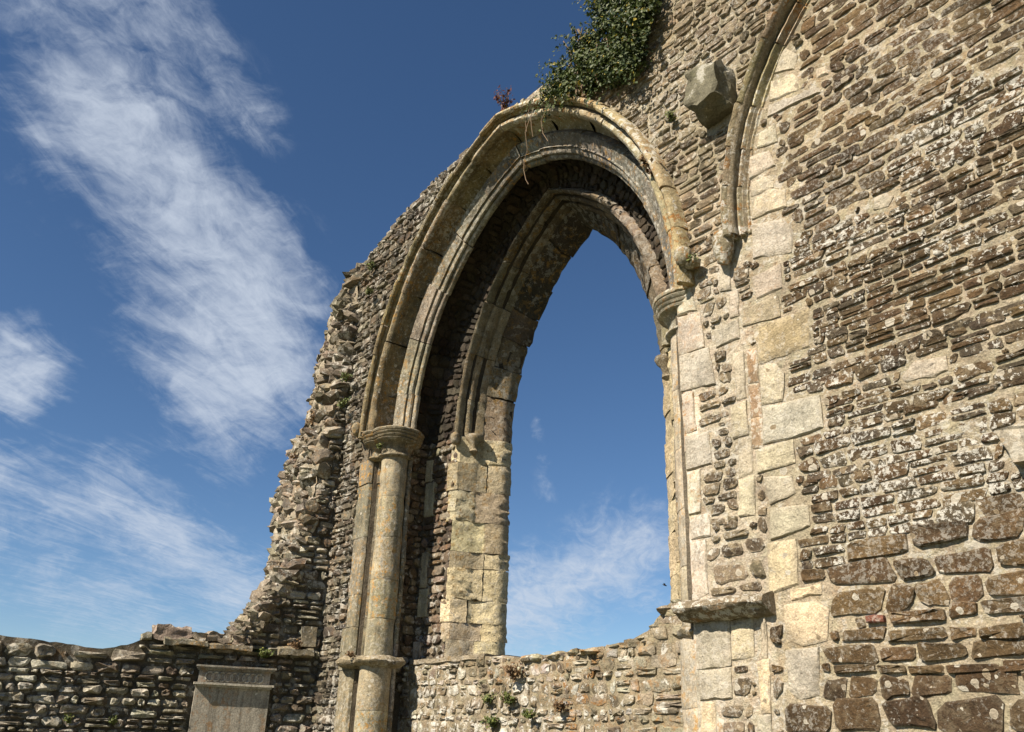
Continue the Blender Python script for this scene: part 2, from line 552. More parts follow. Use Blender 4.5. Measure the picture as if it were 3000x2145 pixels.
def tube(path, radii, sides=6):
    V, F = [], []
    n = len(path)
    for i, p in enumerate(path):
        a = Vector(path[max(i - 1, 0)]); b = Vector(path[min(i + 1, n - 1)])
        t = (b - a).normalized()
        x = t.orthogonal().normalized(); y = t.cross(x)
        r = radii[i] if isinstance(radii, (list, tuple)) else radii
        for k in range(sides):
            an = 2 * math.pi * k / sides
            q = Vector(p) + x * math.cos(an) * r + y * math.sin(an) * r
            V.append(tuple(q))
    for i in range(n - 1):
        for k in range(sides):
            j = (k + 1) % sides
            F.append((i * sides + k, i * sides + j, (i + 1) * sides + j, (i + 1) * sides + k))
    F.append(tuple(range(sides - 1, -1, -1)))
    F.append(tuple((n - 1) * sides + k for k in range(sides)))
    return V, F


def lathe(cx, cy, prof, seg=28, jit=0.0):
    """prof: list of (z, r) from bottom to top"""
    V, F = [], []
    for z, r in prof:
        for k in range(seg):
            a = 2 * math.pi * k / seg
            q = (cx + math.cos(a) * r, cy + math.sin(a) * r, z)
            V.append(nz(q, 45, jit) if jit else q)
    for i in range(len(prof) - 1):
        for k in range(seg):
            j = (k + 1) % seg
            F.append((i * seg + k, i * seg + j, (i + 1) * seg + j, (i + 1) * seg + k))
    F.append(tuple(range(seg - 1, -1, -1)))
    F.append(tuple((len(prof) - 1) * seg + k for k in range(seg)))
    return V, F


def join(parts):
    V, F = [], []
    for v, f in parts:
        b = len(V)
        V.extend(v)
        F.extend([tuple(i + b for i in q) for q in f])
    return V, F


def box(x0, x1, y0, y1, z0, z1, n=(1, 1, 1), amp=0.0, f=30):
    """box with subdivided faces so that it can be roughened"""
    V, F, idx = [], [], {}

    def vid(i, j, k):
        key = (i, j, k)
        if key not in idx:
            p = (x0 + (x1 - x0) * i / n[0], y0 + (y1 - y0) * j / n[1], z0 + (z1 - z0) * k / n[2])
            idx[key] = len(V)
            V.append(nz(p, f, amp) if amp else p)
        return idx[key]
    for i in range(n[0]):
        for j in range(n[1]):
            F.append((vid(i, j, 0), vid(i, j + 1, 0), vid(i + 1, j + 1, 0), vid(i + 1, j, 0)))
            F.append((vid(i, j, n[2]), vid(i + 1, j, n[2]), vid(i + 1, j + 1, n[2]), vid(i, j + 1, n[2])))
    for i in range(n[0]):
        for k in range(n[2]):
            F.append((vid(i, 0, k), vid(i + 1, 0, k), vid(i + 1, 0, k + 1), vid(i, 0, k + 1)))
            F.append((vid(i, n[1], k), vid(i, n[1], k + 1), vid(i + 1, n[1], k + 1), vid(i + 1, n[1], k)))
    for j in range(n[1]):
        for k in range(n[2]):
            F.append((vid(0, j, k), vid(0, j, k + 1), vid(0, j + 1, k + 1), vid(0, j + 1, k)))
            F.append((vid(n[0], j, k), vid(n[0], j + 1, k), vid(n[0], j + 1, k + 1), vid(n[0], j, k + 1)))
    return V, F


# ---------------------------------------------------------------- ground
gv = []
gf = []
ring = [0, 6, 14, 30, 80, 250, 1200]
seg = 32
gv.append((0, 0, 0))
for r in ring[1:]:
    for k in range(seg):
        a = 2 * math.pi * k / seg
        gv.append((math.cos(a) * r, math.sin(a) * r, noise.noise(Vector((math.cos(a) * r * .05, math.sin(a) * r * .05, 0))) * min(0.25, r * 0.01)))
for k in range(seg):
    gf.append((0, 1 + k, 1 + (k + 1) % seg))
for q in range(len(ring) - 2):
    for k in range(seg):
        j = (k + 1) % seg
        gf.append((1 + q * seg + k, 1 + (q + 1) * seg + k, 1 + (q + 1) * seg + j, 1 + q * seg + j))
gr = mk('ground', gv, gf, M['turf'], None, smooth=180, world=True, kind='structure', loc=Vector((0, 0, 0)))

GZ = -EYE / S       # ground level in drawing units
XC = -1.405         # centre line of the arch
ZS = 0.70           # springing of the arch

# ---------------------------------------------------------------- the tall wall with the arch
TOP = [(-2.1162, 1.30), (-1.9962, 1.3218), (-1.798, 1.36), (-1.6308, 1.385), (-1.4638, 1.395), (-1.3772, 1.4069), (-1.2587, 1.3865), (-1.1276, 1.375),
       (-1.0189, 1.3835), (-0.8707, 1.46), (-0.6, 1.52), (0.0, 1.6), (0.8, 1.6)]
# left part of the top is set back from the edge of the outer moulding
TOPL = [(-2.12, 1.285), (-2.0, 1.325), (-1.8, 1.372), (-1.63, 1.39), (-1.46, 1.385), (-1.38, 1.40), (-1.26, 1.387), (-1.13, 1.372), (-1.02, 1.385), (-0.87, 1.47), (-0.6, 1.55), (0.0, 1.6), (0.9, 1.6)]
# outline of the strip of wall outside the arch on the left, (z, x of its edge)
LEFTX = [(0.2, -2.12), (0.9, -2.12), (1.285, -2.12), (1.30, -2.10), (1.33, -1.97), (1.37, -1.80), (1.40, -1.60), (1.41, -1.45), (1.42, -1.38)]


def hyp(a, h):
    return (a * a + h * h) / (2 * a)


def asym(a, side):
    """the rear opening is a little wider towards the left"""
    if a < 0.44:
        if side > 0:
            return a - 0.012 * (0.44 - a) / 0.19
        if a > 0.376:
            return 0.362 + (a - 0.376) * 0.078 / 0.064
        return 0.362 - (0.376 - a) * 0.046 / 0.126
    return a


def arch_pt(a, h, t, side):
    a = asym(a, side)
    R = hyp(a, h)
    th_ap = math.acos(max(-1, min(1, -(R - a) / R)))
    th = math.pi - t * (math.pi - th_ap)
    x = (R - a) + R * math.cos(th)
    return (XC + x * (1 if side < 0 else -1), R * math.sin(th) + ZS)


def ah(R, e=0.15):
    return (R - e, math.sqrt(R * R - e * e))


def in_arch(x, z, R):
    if z <= ZS:
        return abs(x - XC) < R - 0.15
    dx = abs(x - XC)
    return math.hypot(dx + 0.15, z - ZS) < R


H2C, H2Z = -0.263, 0.77     # centre of the blind arch


def h2r(x, z):
    return math.hypot(x - H2C, z - H2Z)


def placeP(u, v, d):
    return (u, 1.0 - d, v)


def wall_in(x, z):
    if z > lerp_table(TOPL, x):
        return False
    if x < -2.12:
        return False
    return True


def region(x, z):
    if z > 0.74 and x < -0.2:
        infill = h2r(x, z) < 0.432
    else:
        infill = x > -0.742
    if infill:
        if z < 0.235 + 0.5 * (x + 0.55) * 0.4:
            return 'low'
        return 'mid' if z < 0.70 + 0.25 * noise.noise(Vector((x * 4, z * 4, 1))) else 'high'
    if x > -0.92:
        return 'strip' if z < 0.88 else 'span'
    if x < XC:
        return 'left'
    return 'span'


MORT = {'low': (0.50, 0.425, 0.295), 'mid': (0.47, 0.405, 0.285), 'high': (0.48, 0.405, 0.275), 'strip': (0.56, 0.485, 0.36), 'span': (0.40, 0.345, 0.24), 'left': (0.19, 0.16, 0.115)}

wall = thing('church_wall', 'tall ruined stone church wall of brown rubble pierced by a great pointed window arch', 'wall', W((-1.2, 1.1, GZ)))

CELL = 0.0105
nx = int((0.75 + 2.12) / CELL); nzc = int((1.62 - GZ) / CELL)
keep = {}
for i in range(nx):
    x = -2.12 + (i + .5) * CELL
    for k in range(nzc):
        z = GZ + (k + .5) * CELL
        if wall_in(x, z + rng.uniform(-0.012, 0.004)) and not in_arch(x, z, 0.694):
            keep[(i, k)] = 1
V, F, C, ix = [], [], [], {}


def cv(i, k, back):
    key = (i, k, back)
    if key not in ix:
        x = -2.12 + i * CELL; z = GZ + k * CELL
        if back:
            p = (x, 1.285, z)
        else:
            n1 = (noise.noise(Vector((x * 16, z * 16, 0))) * 0.0022 + noise.noise(Vector((x * 55, z * 70, 3))) * 0.0022) * (0.3 if -0.9 < x < -0.62 else 1.0)
            p = (x + noise.noise(Vector((x * 60, z * 60, 9))) * 0.003, 1.0 - n1, z)
        ix[key] = len(V)
        V.append(p)
        C.append(vary(MORT[region(x, z)], 0.08, 0.03))
    return ix[key]


for (i, k) in keep:
    F.append((cv(i, k, 0), cv(i + 1, k, 0), cv(i + 1, k + 1, 0), cv(i, k + 1, 0)))
    F.append((cv(i, k, 1), cv(i, k + 1, 1), cv(i + 1, k + 1, 1), cv(i + 1, k, 1)))
    for (di, dk, e) in ((-1, 0, ((0, 1), (0, 0))), (1, 0, ((1, 0), (1, 1))), (0, -1, ((0, 0), (1, 0))), (0, 1, ((1, 1), (0, 1)))):
        if (i + di, k + dk) not in keep:
            a, b = e
            F.append((cv(i + b[0], k + b[1], 0), cv(i + a[0], k + a[1], 0), cv(i + a[0], k + a[1], 1), cv(i + b[0], k + b[1], 1)))
mk('mortar_core', V, F, M['mortar'], wall, smooth=60, cols=C)

ASHLAR = [
('pale',[(-0.7273, 0.666), (-0.6757, 0.6674), (-0.6756, 0.6272), (-0.7216, 0.6271)]),
('tan',[(-0.7479, 0.6186), (-0.6857, 0.6172), (-0.6848, 0.5833), (-0.7504, 0.5907)]),
('yellow',[(-0.7215, 0.5801), (-0.6379, 0.5764), (-0.642, 0.5196), (-0.7273, 0.5214)]),
('cream',[(-0.7279, 0.5161), (-0.6998, 0.5125), (-0.6873, 0.4927), (-0.6945, 0.4534), (-0.7293, 0.4567)]),
('grey',[(-0.727, 0.4495), (-0.6364, 0.443), (-0.6368, 0.3981), (-0.6842, 0.3942), (-0.7308, 0.3968)]),
('cream',[(-0.7462, 0.3903), (-0.6845, 0.3918), (-0.6841, 0.359), (-0.7451, 0.3563)]),
('pale',[(-0.7847, 0.7149), (-0.7665, 0.707), (-0.7687, 0.6622), (-0.7903, 0.668)]),
('pale',[(-0.7708, 0.6571), (-0.7561, 0.6541), (-0.7566, 0.6117), (-0.7745, 0.614)]),
('grey',[(-0.8073, 0.604), (-0.7604, 0.6059), (-0.76, 0.5741), (-0.8047, 0.5723)]),
('pale',[(-0.7734, 0.5503), (-0.7542, 0.5495), (-0.7563, 0.4763), (-0.7735, 0.4758)]),
('cream',[(-0.7838, 0.4679), (-0.7569, 0.4697), (-0.7571, 0.4185), (-0.785, 0.4176)]),
('pale',[(-0.7758, 0.4153), (-0.7515, 0.4133), (-0.7551, 0.3597), (-0.7795, 0.3572)]),
('cream',[(-0.7799, 0.3523), (-0.7526, 0.3554), (-0.7566, 0.2988), (-0.7845, 0.3011)]),
('rust',[(-0.7484, 0.5504), (-0.7309, 0.5472), (-0.7317, 0.4931), (-0.7498, 0.4959)]),
('rust',[(-0.75, 0.4932), (-0.7304, 0.49), (-0.7312, 0.4377), (-0.7503, 0.4415)]),
('rust',[(-0.7506, 0.439), (-0.7298, 0.4361), (-0.7342, 0.3926), (-0.7517, 0.3954)]),
('greyor',[(-0.8787, 0.7069), (-0.8503, 0.7001), (-0.8407, 0.6526), (-0.8816, 0.6587)]),
('greyor',[(-0.88, 0.6534), (-0.834, 0.6454), (-0.8296, 0.5837), (-0.8821, 0.5865)]),
('grey',[(-0.8809, 0.583), (-0.8214, 0.578), (-0.8126, 0.5148), (-0.8809, 0.5222)]),
('greyor',[(-0.8792, 0.5145), (-0.8573, 0.5125), (-0.8545, 0.4511), (-0.879, 0.4489)]),
('grey',[(-0.8776, 0.443), (-0.8317, 0.4398), (-0.8289, 0.3896), (-0.8775, 0.3895)]),
('greyor',[(-0.8771, 0.3854), (-0.8524, 0.3842), (-0.8553, 0.3197), (-0.877, 0.3193)]),
('pale',[(-0.7355, 0.3479), (-0.6907, 0.341), (-0.6881, 0.3173), (-0.7297, 0.3088)]),
('greycream',[(-0.7289, 0.3028), (-0.6711, 0.296), (-0.6717, 0.2694), (-0.6969, 0.2634), (-0.7334, 0.2599)]),
('peach',[(-0.7394, 0.2551), (-0.6953, 0.2543), (-0.698, 0.197), (-0.7436, 0.1878)]),
('peach',[(-0.709, 0.1907), (-0.6636, 0.1933), (-0.6653, 0.18), (-0.7093, 0.1769)]),
('peach',[(-0.7203, 0.1705), (-0.6748, 0.1716), (-0.657, 0.1598), (-0.6639, 0.1243), (-0.6983, 0.1193), (-0.7223, 0.1298)]),
('grey',[(-0.7254, 0.1136), (-0.677, 0.1151), (-0.6825, 0.0607), (-0.7108, 0.0552), (-0.7267, 0.0673)]),
('grey',[(-0.8752, 0.1598), (-0.8148, 0.1609), (-0.817, 0.1009), (-0.8765, 0.0954)]),
('cream',[(-0.8113, 0.1507), (-0.7751, 0.16), (-0.7772, 0.1098), (-0.8136, 0.1072)]),
('grey',[(-0.8753, 0.091), (-0.8188, 0.0966), (-0.8192, 0.0585), (-0.8732, 0.056)]),
('peach',[(-0.8735, 0.0517), (-0.8498, 0.0525), (-0.8487, 0.0107), (-0.876, 0.0081)]),
('cream',[(-0.7607, 0.1661), (-0.7521, 0.1658), (-0.7547, 0.1067), (-0.764, 0.1061)]),
('peach',[(-0.7712, 0.1012), (-0.7522, 0.1045), (-0.7564, 0.0398), (-0.7708, 0.0388)]),
('grey',[(-0.7777, 0.0358), (-0.7567, 0.0368), (-0.758, 0.0123), (-0.7802, 0.0099)]),
('greyor',[(-0.876, 0.3148), (-0.8404, 0.315), (-0.8398, 0.2816), (-0.876, 0.2797)]),
('greyor',[(-0.8763, 0.276), (-0.8497, 0.2758), (-0.8489, 0.2016), (-0.8764, 0.1879)]),
('greyor',[(-0.8773, 0.3718), (-0.8573, 0.373), (-0.8531, 0.3387), (-0.8774, 0.3189)]),
('pale',[(-0.6228, 1.0465), (-0.6047, 1.0203), (-0.6132, 0.9973), (-0.6482, 1.0117), (-0.6356, 1.0425)]),
('cream',[(-0.6556, 1.0004), (-0.617, 0.9903), (-0.606, 0.9701), (-0.6125, 0.9524), (-0.6623, 0.966)]),
('grey',[(-0.6632, 0.957), (-0.5773, 0.9351), (-0.5757, 0.925), (-0.6683, 0.938)]),
('pale',[(-0.6892, 0.9161), (-0.6583, 0.916), (-0.6574, 0.8816), (-0.6948, 0.8912)]),
('pale',[(-0.71, 0.8812), (-0.6749, 0.8735), (-0.6662, 0.8412), (-0.7153, 0.8411)]),
('pale',[(-0.7114, 0.8329), (-0.6722, 0.8266), (-0.6732, 0.8035), (-0.7168, 0.8086)]),
('cream',[(-0.7068, 0.8004), (-0.6791, 0.8037), (-0.6543, 0.7877), (-0.6546, 0.7591), (-0.7162, 0.7668)]),
('grey',[(-0.7173, 0.7556), (-0.6624, 0.7403), (-0.6483, 0.714), (-0.6551, 0.6788), (-0.7199, 0.6967)]),
('greycream',[(-0.5154, 0.7014), (-0.4967, 0.7007), (-0.489, 0.6903), (-0.4975, 0.6795), (-0.5179, 0.6846)]),
('cream',[(-0.5743, 0.9703), (-0.5569, 0.9643), (-0.5561, 0.9484), (-0.5751, 0.9522)]),
('pale',[(-0.515, 0.4337), (-0.4967, 0.449), (-0.4581, 0.4432), (-0.459, 0.4254), (-0.4747, 0.4213), (-0.5095, 0.4251)]),
]
TINT = {'pale': (0.56, 0.495, 0.375), 'cream': (0.63, 0.545, 0.385), 'tan': (0.37, 0.325, 0.22), 'yellow': (0.42, 0.345, 0.20), 'grey': (0.45, 0.41, 0.325), 'greyor': (0.50, 0.445, 0.345),
        'greycream': (0.52, 0.46, 0.35), 'peach': (0.72, 0.585, 0.38), 'rust': (0.31, 0.215, 0.13)}
ASHLAR = [(t, [(px + (px - sum(q[0] for q in poly) / len(poly)) * 0.05, pz + (pz - sum(q[1] for q in poly) / len(poly)) * 0.04) for px, pz in poly]) for t, poly in ASHLAR]


def near_ashlar(x, z, g=0.005):
    for t, poly in ASHLAR:
        if min(p[0] for p in poly) - g < x < max(p[0] for p in poly) + g and min(p[1] for p in poly) - g < z < max(p[1] for p in poly) + g:
            if inpoly((x, z), poly):
                return True
            cx = sum(p[0] for p in poly) / len(poly); cz = sum(p[1] for p in poly) / len(poly)
            dx, dz = cx - x, cz - z
            L = math.hypot(dx, dz)
            if L > 0 and inpoly((x + dx / L * g, z + dz / L * g), poly):
                return True
    return False


PLQ = (-0.412, -0.05, 0.05, 0.334)


def okP(x, z):
    if not wall_in(x, z + 0.004) or in_arch(x, z, 0.708):
        return False
    if x < -2.105 or near_ashlar(x, z):
        return False
    if z > 0.715 and x < -0.5:
        r = h2r(x, z)
        if 0.452 < r < 0.506:
            return False
    if z <= 0.73 and -0.786 < x < -0.745 and z > 0.70:
        return False
    if -0.90 < x < -0.733 and 0.163 < z < 0.192:
        return False
    if -0.797 < x < -0.722 and 0.982 < z < 1.086:
        return False
    if -0.413 < x < -0.1 and 0.285 - 0.05 * (x + .4) < z < 0.337 + 0.05 * (x + .4):
        return False
    if -0.607 < x < -0.579 and 0.138 < z < 0.149:
        return False
    if z < 0.70 and abs(x - XC) < 0.568 and x < XC:
        return False
    if z < 0.70 and abs(x - XC) < 0.535:
        return False
    return True


PAL = {'low': [(0.108, 0.066, 0.030), (0.132, 0.082, 0.037), (0.090, 0.056, 0.028)],
       'mid': [(0.105, 0.066, 0.032), (0.088, 0.057, 0.030), (0.135, 0.087, 0.042), (0.095, 0.072, 0.046)],
       'high': [(0.112, 0.070, 0.033), (0.137, 0.087, 0.040), (0.095, 0.064, 0.035)],
       'strip': [(0.14, 0.105, 0.064), (0.11, 0.082, 0.05), (0.22, 0.175, 0.115)],
       'span': [(0.21, 0.168, 0.110), (0.16, 0.128, 0.084), (0.27, 0.225, 0.155), (0.13, 0.10, 0.065)],
       'left': [(0.13, 0.11, 0.08), (0.17, 0.145, 0.105), (0.10, 0.085, 0.065), (0.24, 0.21, 0.155)]}
DIM = {'low': (0.017, 0.042, 0.032, 0.085, 0.0030), 'mid': (0.008, 0.018, 0.016, 0.050, 0.0018), 'high': (0.010, 0.022, 0.022, 0.062, 0.0028), 'strip': (0.012, 0.026, 0.022, 0.055, 0.0045),
       'span': (0.010, 0.022, 0.016, 0.048, 0.0032), 'left': (0.012, 0.026, 0.02, 0.055, 0.0035)}

ST = Stones()


def corners(u, v, w_, h_):
    return [(u + a * w_ / 2, v + b * h_ / 2) for a in (-1, 0, 1) for b in (-1, 0, 1)]


def fill_courses(u0, u1, v0, v1, dims, ok, emit, wav=0.0):
    """rubble laid in uneven courses: dims(u, v) -> (hmin, hmax, lmin, lmax, joint)"""
    v = v0
    while v < v1:
        um = rng.uniform(u0, u1)
        hm = None
        u = u0 + rng.uniform(-0.05, 0)
        d0 = dims(um, v)
        ch = rng.uniform(d0[0], d0[1])
        ph = rng.uniform(0, 9)
        while u < u1:
            d = dims(u, v)
            h = min(max(ch, d[0]), d[1])
            L = rng.uniform(d[2], d[3]) * (0.7 + 0.5 * h / d[1])
            j = d[4]
            cu = u + L / 2
            cvv = v + ch / 2 + wav * noise.noise(Vector((cu * 3 + ph, v, 0)))
            split = h > d[0] * 1.9 and rng.random() < 0.28
            rows = [(cvv, ch)] if not split else [(cvv - ch * 0.27, ch * 0.46), (cvv + ch * 0.27, ch * 0.46)]
            if ch > d[1] * 1.15:
                nr = max(2, int(round(ch / (0.55 * (d[0] + d[1])))))
                rows = [(cvv + ch * ((q + .5) / nr - .5) + rng.uniform(-.06, .06) * ch / nr, ch / nr * 0.97) for q in range(nr)]
            for rv, rh in rows:
                ww, hh = L - j, rh - j * 0.8
                if ww <= 0.006 or hh <= 0.004:
                    continue
                ww *= rng.uniform(0.94, 1.0); hh *= rng.uniform(0.80, 1.06)
                rv += rng.uniform(-0.08, 0.08) * rh
                if all(ok(a, b) for a, b in corners(cu, rv, ww, hh)):
                    emit(cu, rv, ww, hh)
                else:
                    N = 10
                    for rv2, hh2 in ((rv, hh), (rv - hh * 0.24, hh * 0.5), (rv + hh * 0.24, hh * 0.5)):
                        good = [all(ok(cu - ww / 2 + ww * (q + .5) / N, rv2 + b * hh2 / 2) for b in (-1, 0, 1)) for q in range(N)]
                        best, run, st = (0, 0), 0, 0
                        for q in range(N + 1):
                            if q < N and good[q]:
                                if run == 0:
                                    st = q
                                run += 1
                            else:
                                if run > best[0]:
                                    best = (run, st)
                                run = 0
                        w2 = ww * best[0] / N
                        if w2 > 0.009 and hh2 > 0.006:
                            emit(cu - ww / 2 + ww * (best[1] + best[0] / 2) / N, rv2, w2 * 0.96, hh2)
                            if hh2 == hh:
                                break
            u += L
        v += ch


OP = Occ()


def emitP(cu, cv_, w_, h_):
    OP.mark(cu, cv_, w_, h_)
    r = region(cu, cv_)
    if w_ < 0.034 and h_ < 0.019 and r in ('high', 'low') and rng.random() < 0.2:
        return
    c = vary(rng.choice(PAL[r]), 0.25, 0.04)
    proud = {'low': 0.0040, 'mid': 0.0026, 'high': 0.0022, 'strip': 0.0030, 'span': 0.0034, 'left': 0.006}[r]
    k = {'low': 4.2, 'mid': 4, 'high': 3.4, 'strip': 3.6, 'span': 3.2, 'left': 3.4}[r]
    V, F = stone_geo(outline(w_, h_, 10, k, 0.09), cu, cv_, placeP, proud * rng.uniform(0.5, 1.5), inset=0.86, rough=0.45)
    mat = M['brown'] if r in ('low', 'high') else (M['brown_lichen'] if r == 'mid' else (M['grey_rubble'] if r == 'left' else M['strip']))
    vis = 1.0 if (-2.2 < cu < -0.25 and cv_ > -0.02) else 0.05
    ST.add(V, F, c, mat, w_ * h_ / (cu * cu + 1 + cv_ * cv_) * vis, MORT[r], {'low': 0.35, 'mid': 0.45, 'high': 0.5, 'strip': 0.9, 'span': 0.8, 'left': 0.4}[r])


fill_courses(-2.1, 0.35, -0.12, 1.6, lambda u, v: DIM[region(u, v)], okP, emitP, 0.010)
fill_gaps(-2.1, 0.1, -0.1, 1.5, 52000, (0.009, 0.030), (0.006, 0.016), okP, OP, emitP)
ST.emit('stone', wall, 300, 26, 'small_stones')

# dressed blocks of the jambs and of the blocked arch
for t, poly in ASHLAR:
    V, F = poly_block(poly, placeP, 0.0026 + rng.uniform(-0.0004, 0.0008), bevel=0.0018)
    m = M['ashlar_orange'] if t in ('greyor', 'rust') else M['ashlar']
    c0 = vary(TINT[t], 0.08, 0.03)
    n_ = (len(V) - 1) // 4
    em = (0.52, 0.45, 0.33)
    cl = []
    for i_ in range(len(V)):
        k_ = (1.0, 0.8, 0.4, 0.05, 0.0)[min(i_ // n_, 4)] * rng.uniform(0.3, 1.2)
        cl.append(tuple(c0[q] * (1 - min(k_, 1)) + em[q] * min(k_, 1) for q in range(3)))
    mk('ashlar_block', V, F, m, wall, smooth=40, cols=cl)
V, F = poly_block([(-0.6049, 0.1475), (-0.5815, 0.1470), (-0.5815, 0.1395), (-0.6049, 0.1400)], placeP, 0.007, bevel=0.001)
mk('brick', V, F, M['ashlar'], wall, (0.22, 0.09, 0.06), 40, label='thin red brick set among the brown stones')

# corbel
V, F = box(-0.790, -0.728, 0.944, 1.012, 0.990, 1.080, (9, 8, 11), 0.0, 20)
VV = []
for x, y, z in V:
    u = (x + 0.759) / 0.035; v_ = (z - 1.034) / 0.05; f_ = max(0.0, (0.985 - y) / 0.045)
    k = 1 - 0.16 * f_ * (abs(v_) ** 2) * (1.4 if v_ < 0 else 0.6)
    z2 = z + (0.014 * f_ if v_ < 0 else -0.006 * f_) * abs(v_) ** 2 * (abs(u) + 0.4)
    q = nz((-0.759 + u * 0.035 * k, y + 0.006 * u * u * f_, z2), 26, 0.007)
    VV.append(nz(nz(q, 60, 0.006), 130, 0.002))
mk('corbel', VV, F, M['corbel'], wall, (0.19, 0.175, 0.12), 28, label='projecting grey green corbel stone beside the blind arch hood')

# ---- blind arch hood mould on the right
hood2 = []


def h2pt(r, Y, th):
    return (H2C + math.cos(th) * r, Y, H2Z + math.sin(th) * r)


H2P = [(0.4975, 1.004), (0.4965, 0.986), (0.493, 0.974), (0.487, 0.969), (0.482, 0.973), (0.480, 0.981), (0.482, 0.991), (0.480, 1.002), (0.475, 0.998), (0.473, 0.990), (0.469, 0.989), (0.466, 0.995), (0.464, 1.001), (0.458, 0.998), (0.454, 1.006)]
bl = mk('blind_arch', *join([((lambda vf: vf)(
    ([h2pt(r - 0.003, Y + 0.004, math.radians(a)) for a in range(183, 98, -3) for r, Y in H2P],
     [(q * len(H2P) + i, q * len(H2P) + i + 1, (q + 1) * len(H2P) + i + 1, (q + 1) * len(H2P) + i) for q in range(28) for i in range(len(H2P) - 1)])))]),
    M['mortar'], wall, (0.36, 0.30, 0.2), 40, label='hood mould of the blocked arch on the right')
a0 = 183.5
while a0 > 100:
    a1 = a0 - rng.uniform(8.0, 13.5)
    V, F = [], []
    ns = 6
    off = rng.uniform(-0.0018, 0.0018)
    for q in range(ns + 1):
        th = math.radians(a0 - 0.15 + (a1 - a0 + 0.3) * q / ns)
        for r, Y in H2P:
            V.append(nz(h2pt(r + off, Y - abs(off), th), 70, 0.0014))
    m_ = len(H2P)
    for q in range(ns):
        for i in range(m_ - 1):
            F.append((q * m_ + i, q * m_ + i + 1, (q + 1) * m_ + i + 1, (q + 1) * m_ + i))
    F.append(tuple(range(m_ - 1, -1, -1)))
    F.append(tuple(ns * m_ + i for i in range(m_)))
    mk('hood_stone', V, F, M['mould_or'], bl, vary((0.33, 0.275, 0.17), 0.14, 0.05), 50)
    a0 = a1


def carved_head(c, s, yaw, mat, parent, color, label, bust=True):
    """weathered head-shaped stop: brow, nose, chin, hair"""
    V, F = [], []
    nu, nv = 16, 12
    R = Matrix.Rotation(yaw, 3, 'Z')
    for j in range(nv + 1):
        ph = math.pi * j / nv
        for i in range(nu):
            th = 2 * math.pi * i / nu
            x, y, z = math.sin(ph) * math.cos(th), math.sin(ph) * math.sin(th), math.cos(ph)
            r = 1.0
            fx = math.exp(-((th - 1.5 * math.pi) ** 2) / 0.05)
            if y < 0:
                r += 0.20 * fx * math.exp(-((z + 0.08) ** 2) / 0.03)              # nose
                for ex in (-0.42, 0.42):
                    r -= 0.15 * math.exp(-(((x - ex) ** 2) + (z - 0.12) ** 2) / 0.03)   # eye sockets
                r += 0.07 * math.exp(-((z - 0.34) ** 2) / 0.01)                      # brow
                r -= 0.08 * math.exp(-((z + 0.45) ** 2) / 0.004) * math.exp(-(x ** 2) / 0.1)   # mouth
                r += 0.08 * math.exp(-((z + 0.75) ** 2) / 0.03)                      # chin
            if z > 0.45 or y > 0.25:
                r += 0.13
            p = R @ Vector((x * r * 0.78 * s, y * r * 0.9 * s, z * r * 1.08 * s))
            V.append(nz((c[0] + p.x, c[1] + p.y, c[2] + p.z), 120, 0.0015))
    for j in range(nv):
        for i in range(nu):
            k = (i + 1) % nu
            F.append((j * nu + i, (j + 1) * nu + i, (j + 1) * nu + k, j * nu + k))
    parts = [(V, F)]
    if bust:
        v2, f2 = rock((c[0] + 0.3 * s, c[1] + 0.9 * s, c[2] - 0.75 * s), 1.25 * s, 0.9 * s, 0.55 * s, (0, 0, 0))
        parts.append((v2, f2))
    V, F = join(parts)
    return mk('carved_head', V, F, mat, parent, color, 60, label=label)


# plain worn block that ends the blind arch hood
V, F = lathe(-0.766, 0.985, [(0.702, 0.007), (0.707, 0.012), (0.716, 0.014), (0.728, 0.0175), (0.745, 0.018), (0.756, 0.014)], 9, 0.005)
mk('hood_stop', V, F, M['mould_or'], bl, (0.33, 0.28, 0.18), 60, label='worn rounded stop ending the blind arch hood')

# ledge (string course) on the right pier
V, F = [], []
prof = [(1.004, 0.192), (0.985, 0.190), (0.968, 0.184), (0.964, 0.177), (0.968, 0.171), (0.974, 0.170), (0.978, 0.165), (0.986, 0.160), (1.004, 0.159)]
nl = 26
for q in range(nl + 1):
    x = -0.889 + 0.152 * q / nl
    rag = 0.004 * noise.noise(Vector((x * 60, 0, 0))) + (0.010 if q > nl - 4 else 0)
    for Y, z in prof:
        V.append(nz((x, Y + (rag if Y < 0.99 else 0), z + 0.002 * noise.noise(Vector((x * 40, z, 5)))), 80, 0.002))
m_ = len(prof)
for q in range(nl):
    for i in range(m_ - 1):
        F.append((q * m_ + i, q * m_ + i + 1, (q + 1) * m_ + i + 1, (q + 1) * m_ + i))
F.append(tuple(range(m_ - 1, -1, -1)))
F.append(tuple(nl * m_ + i for i in range(m_)))
mk('ledge', V, F, M['mould_or'], wall, (0.24, 0.195, 0.13), 45, label='projecting moulded ledge on the right pier with orange lichen')

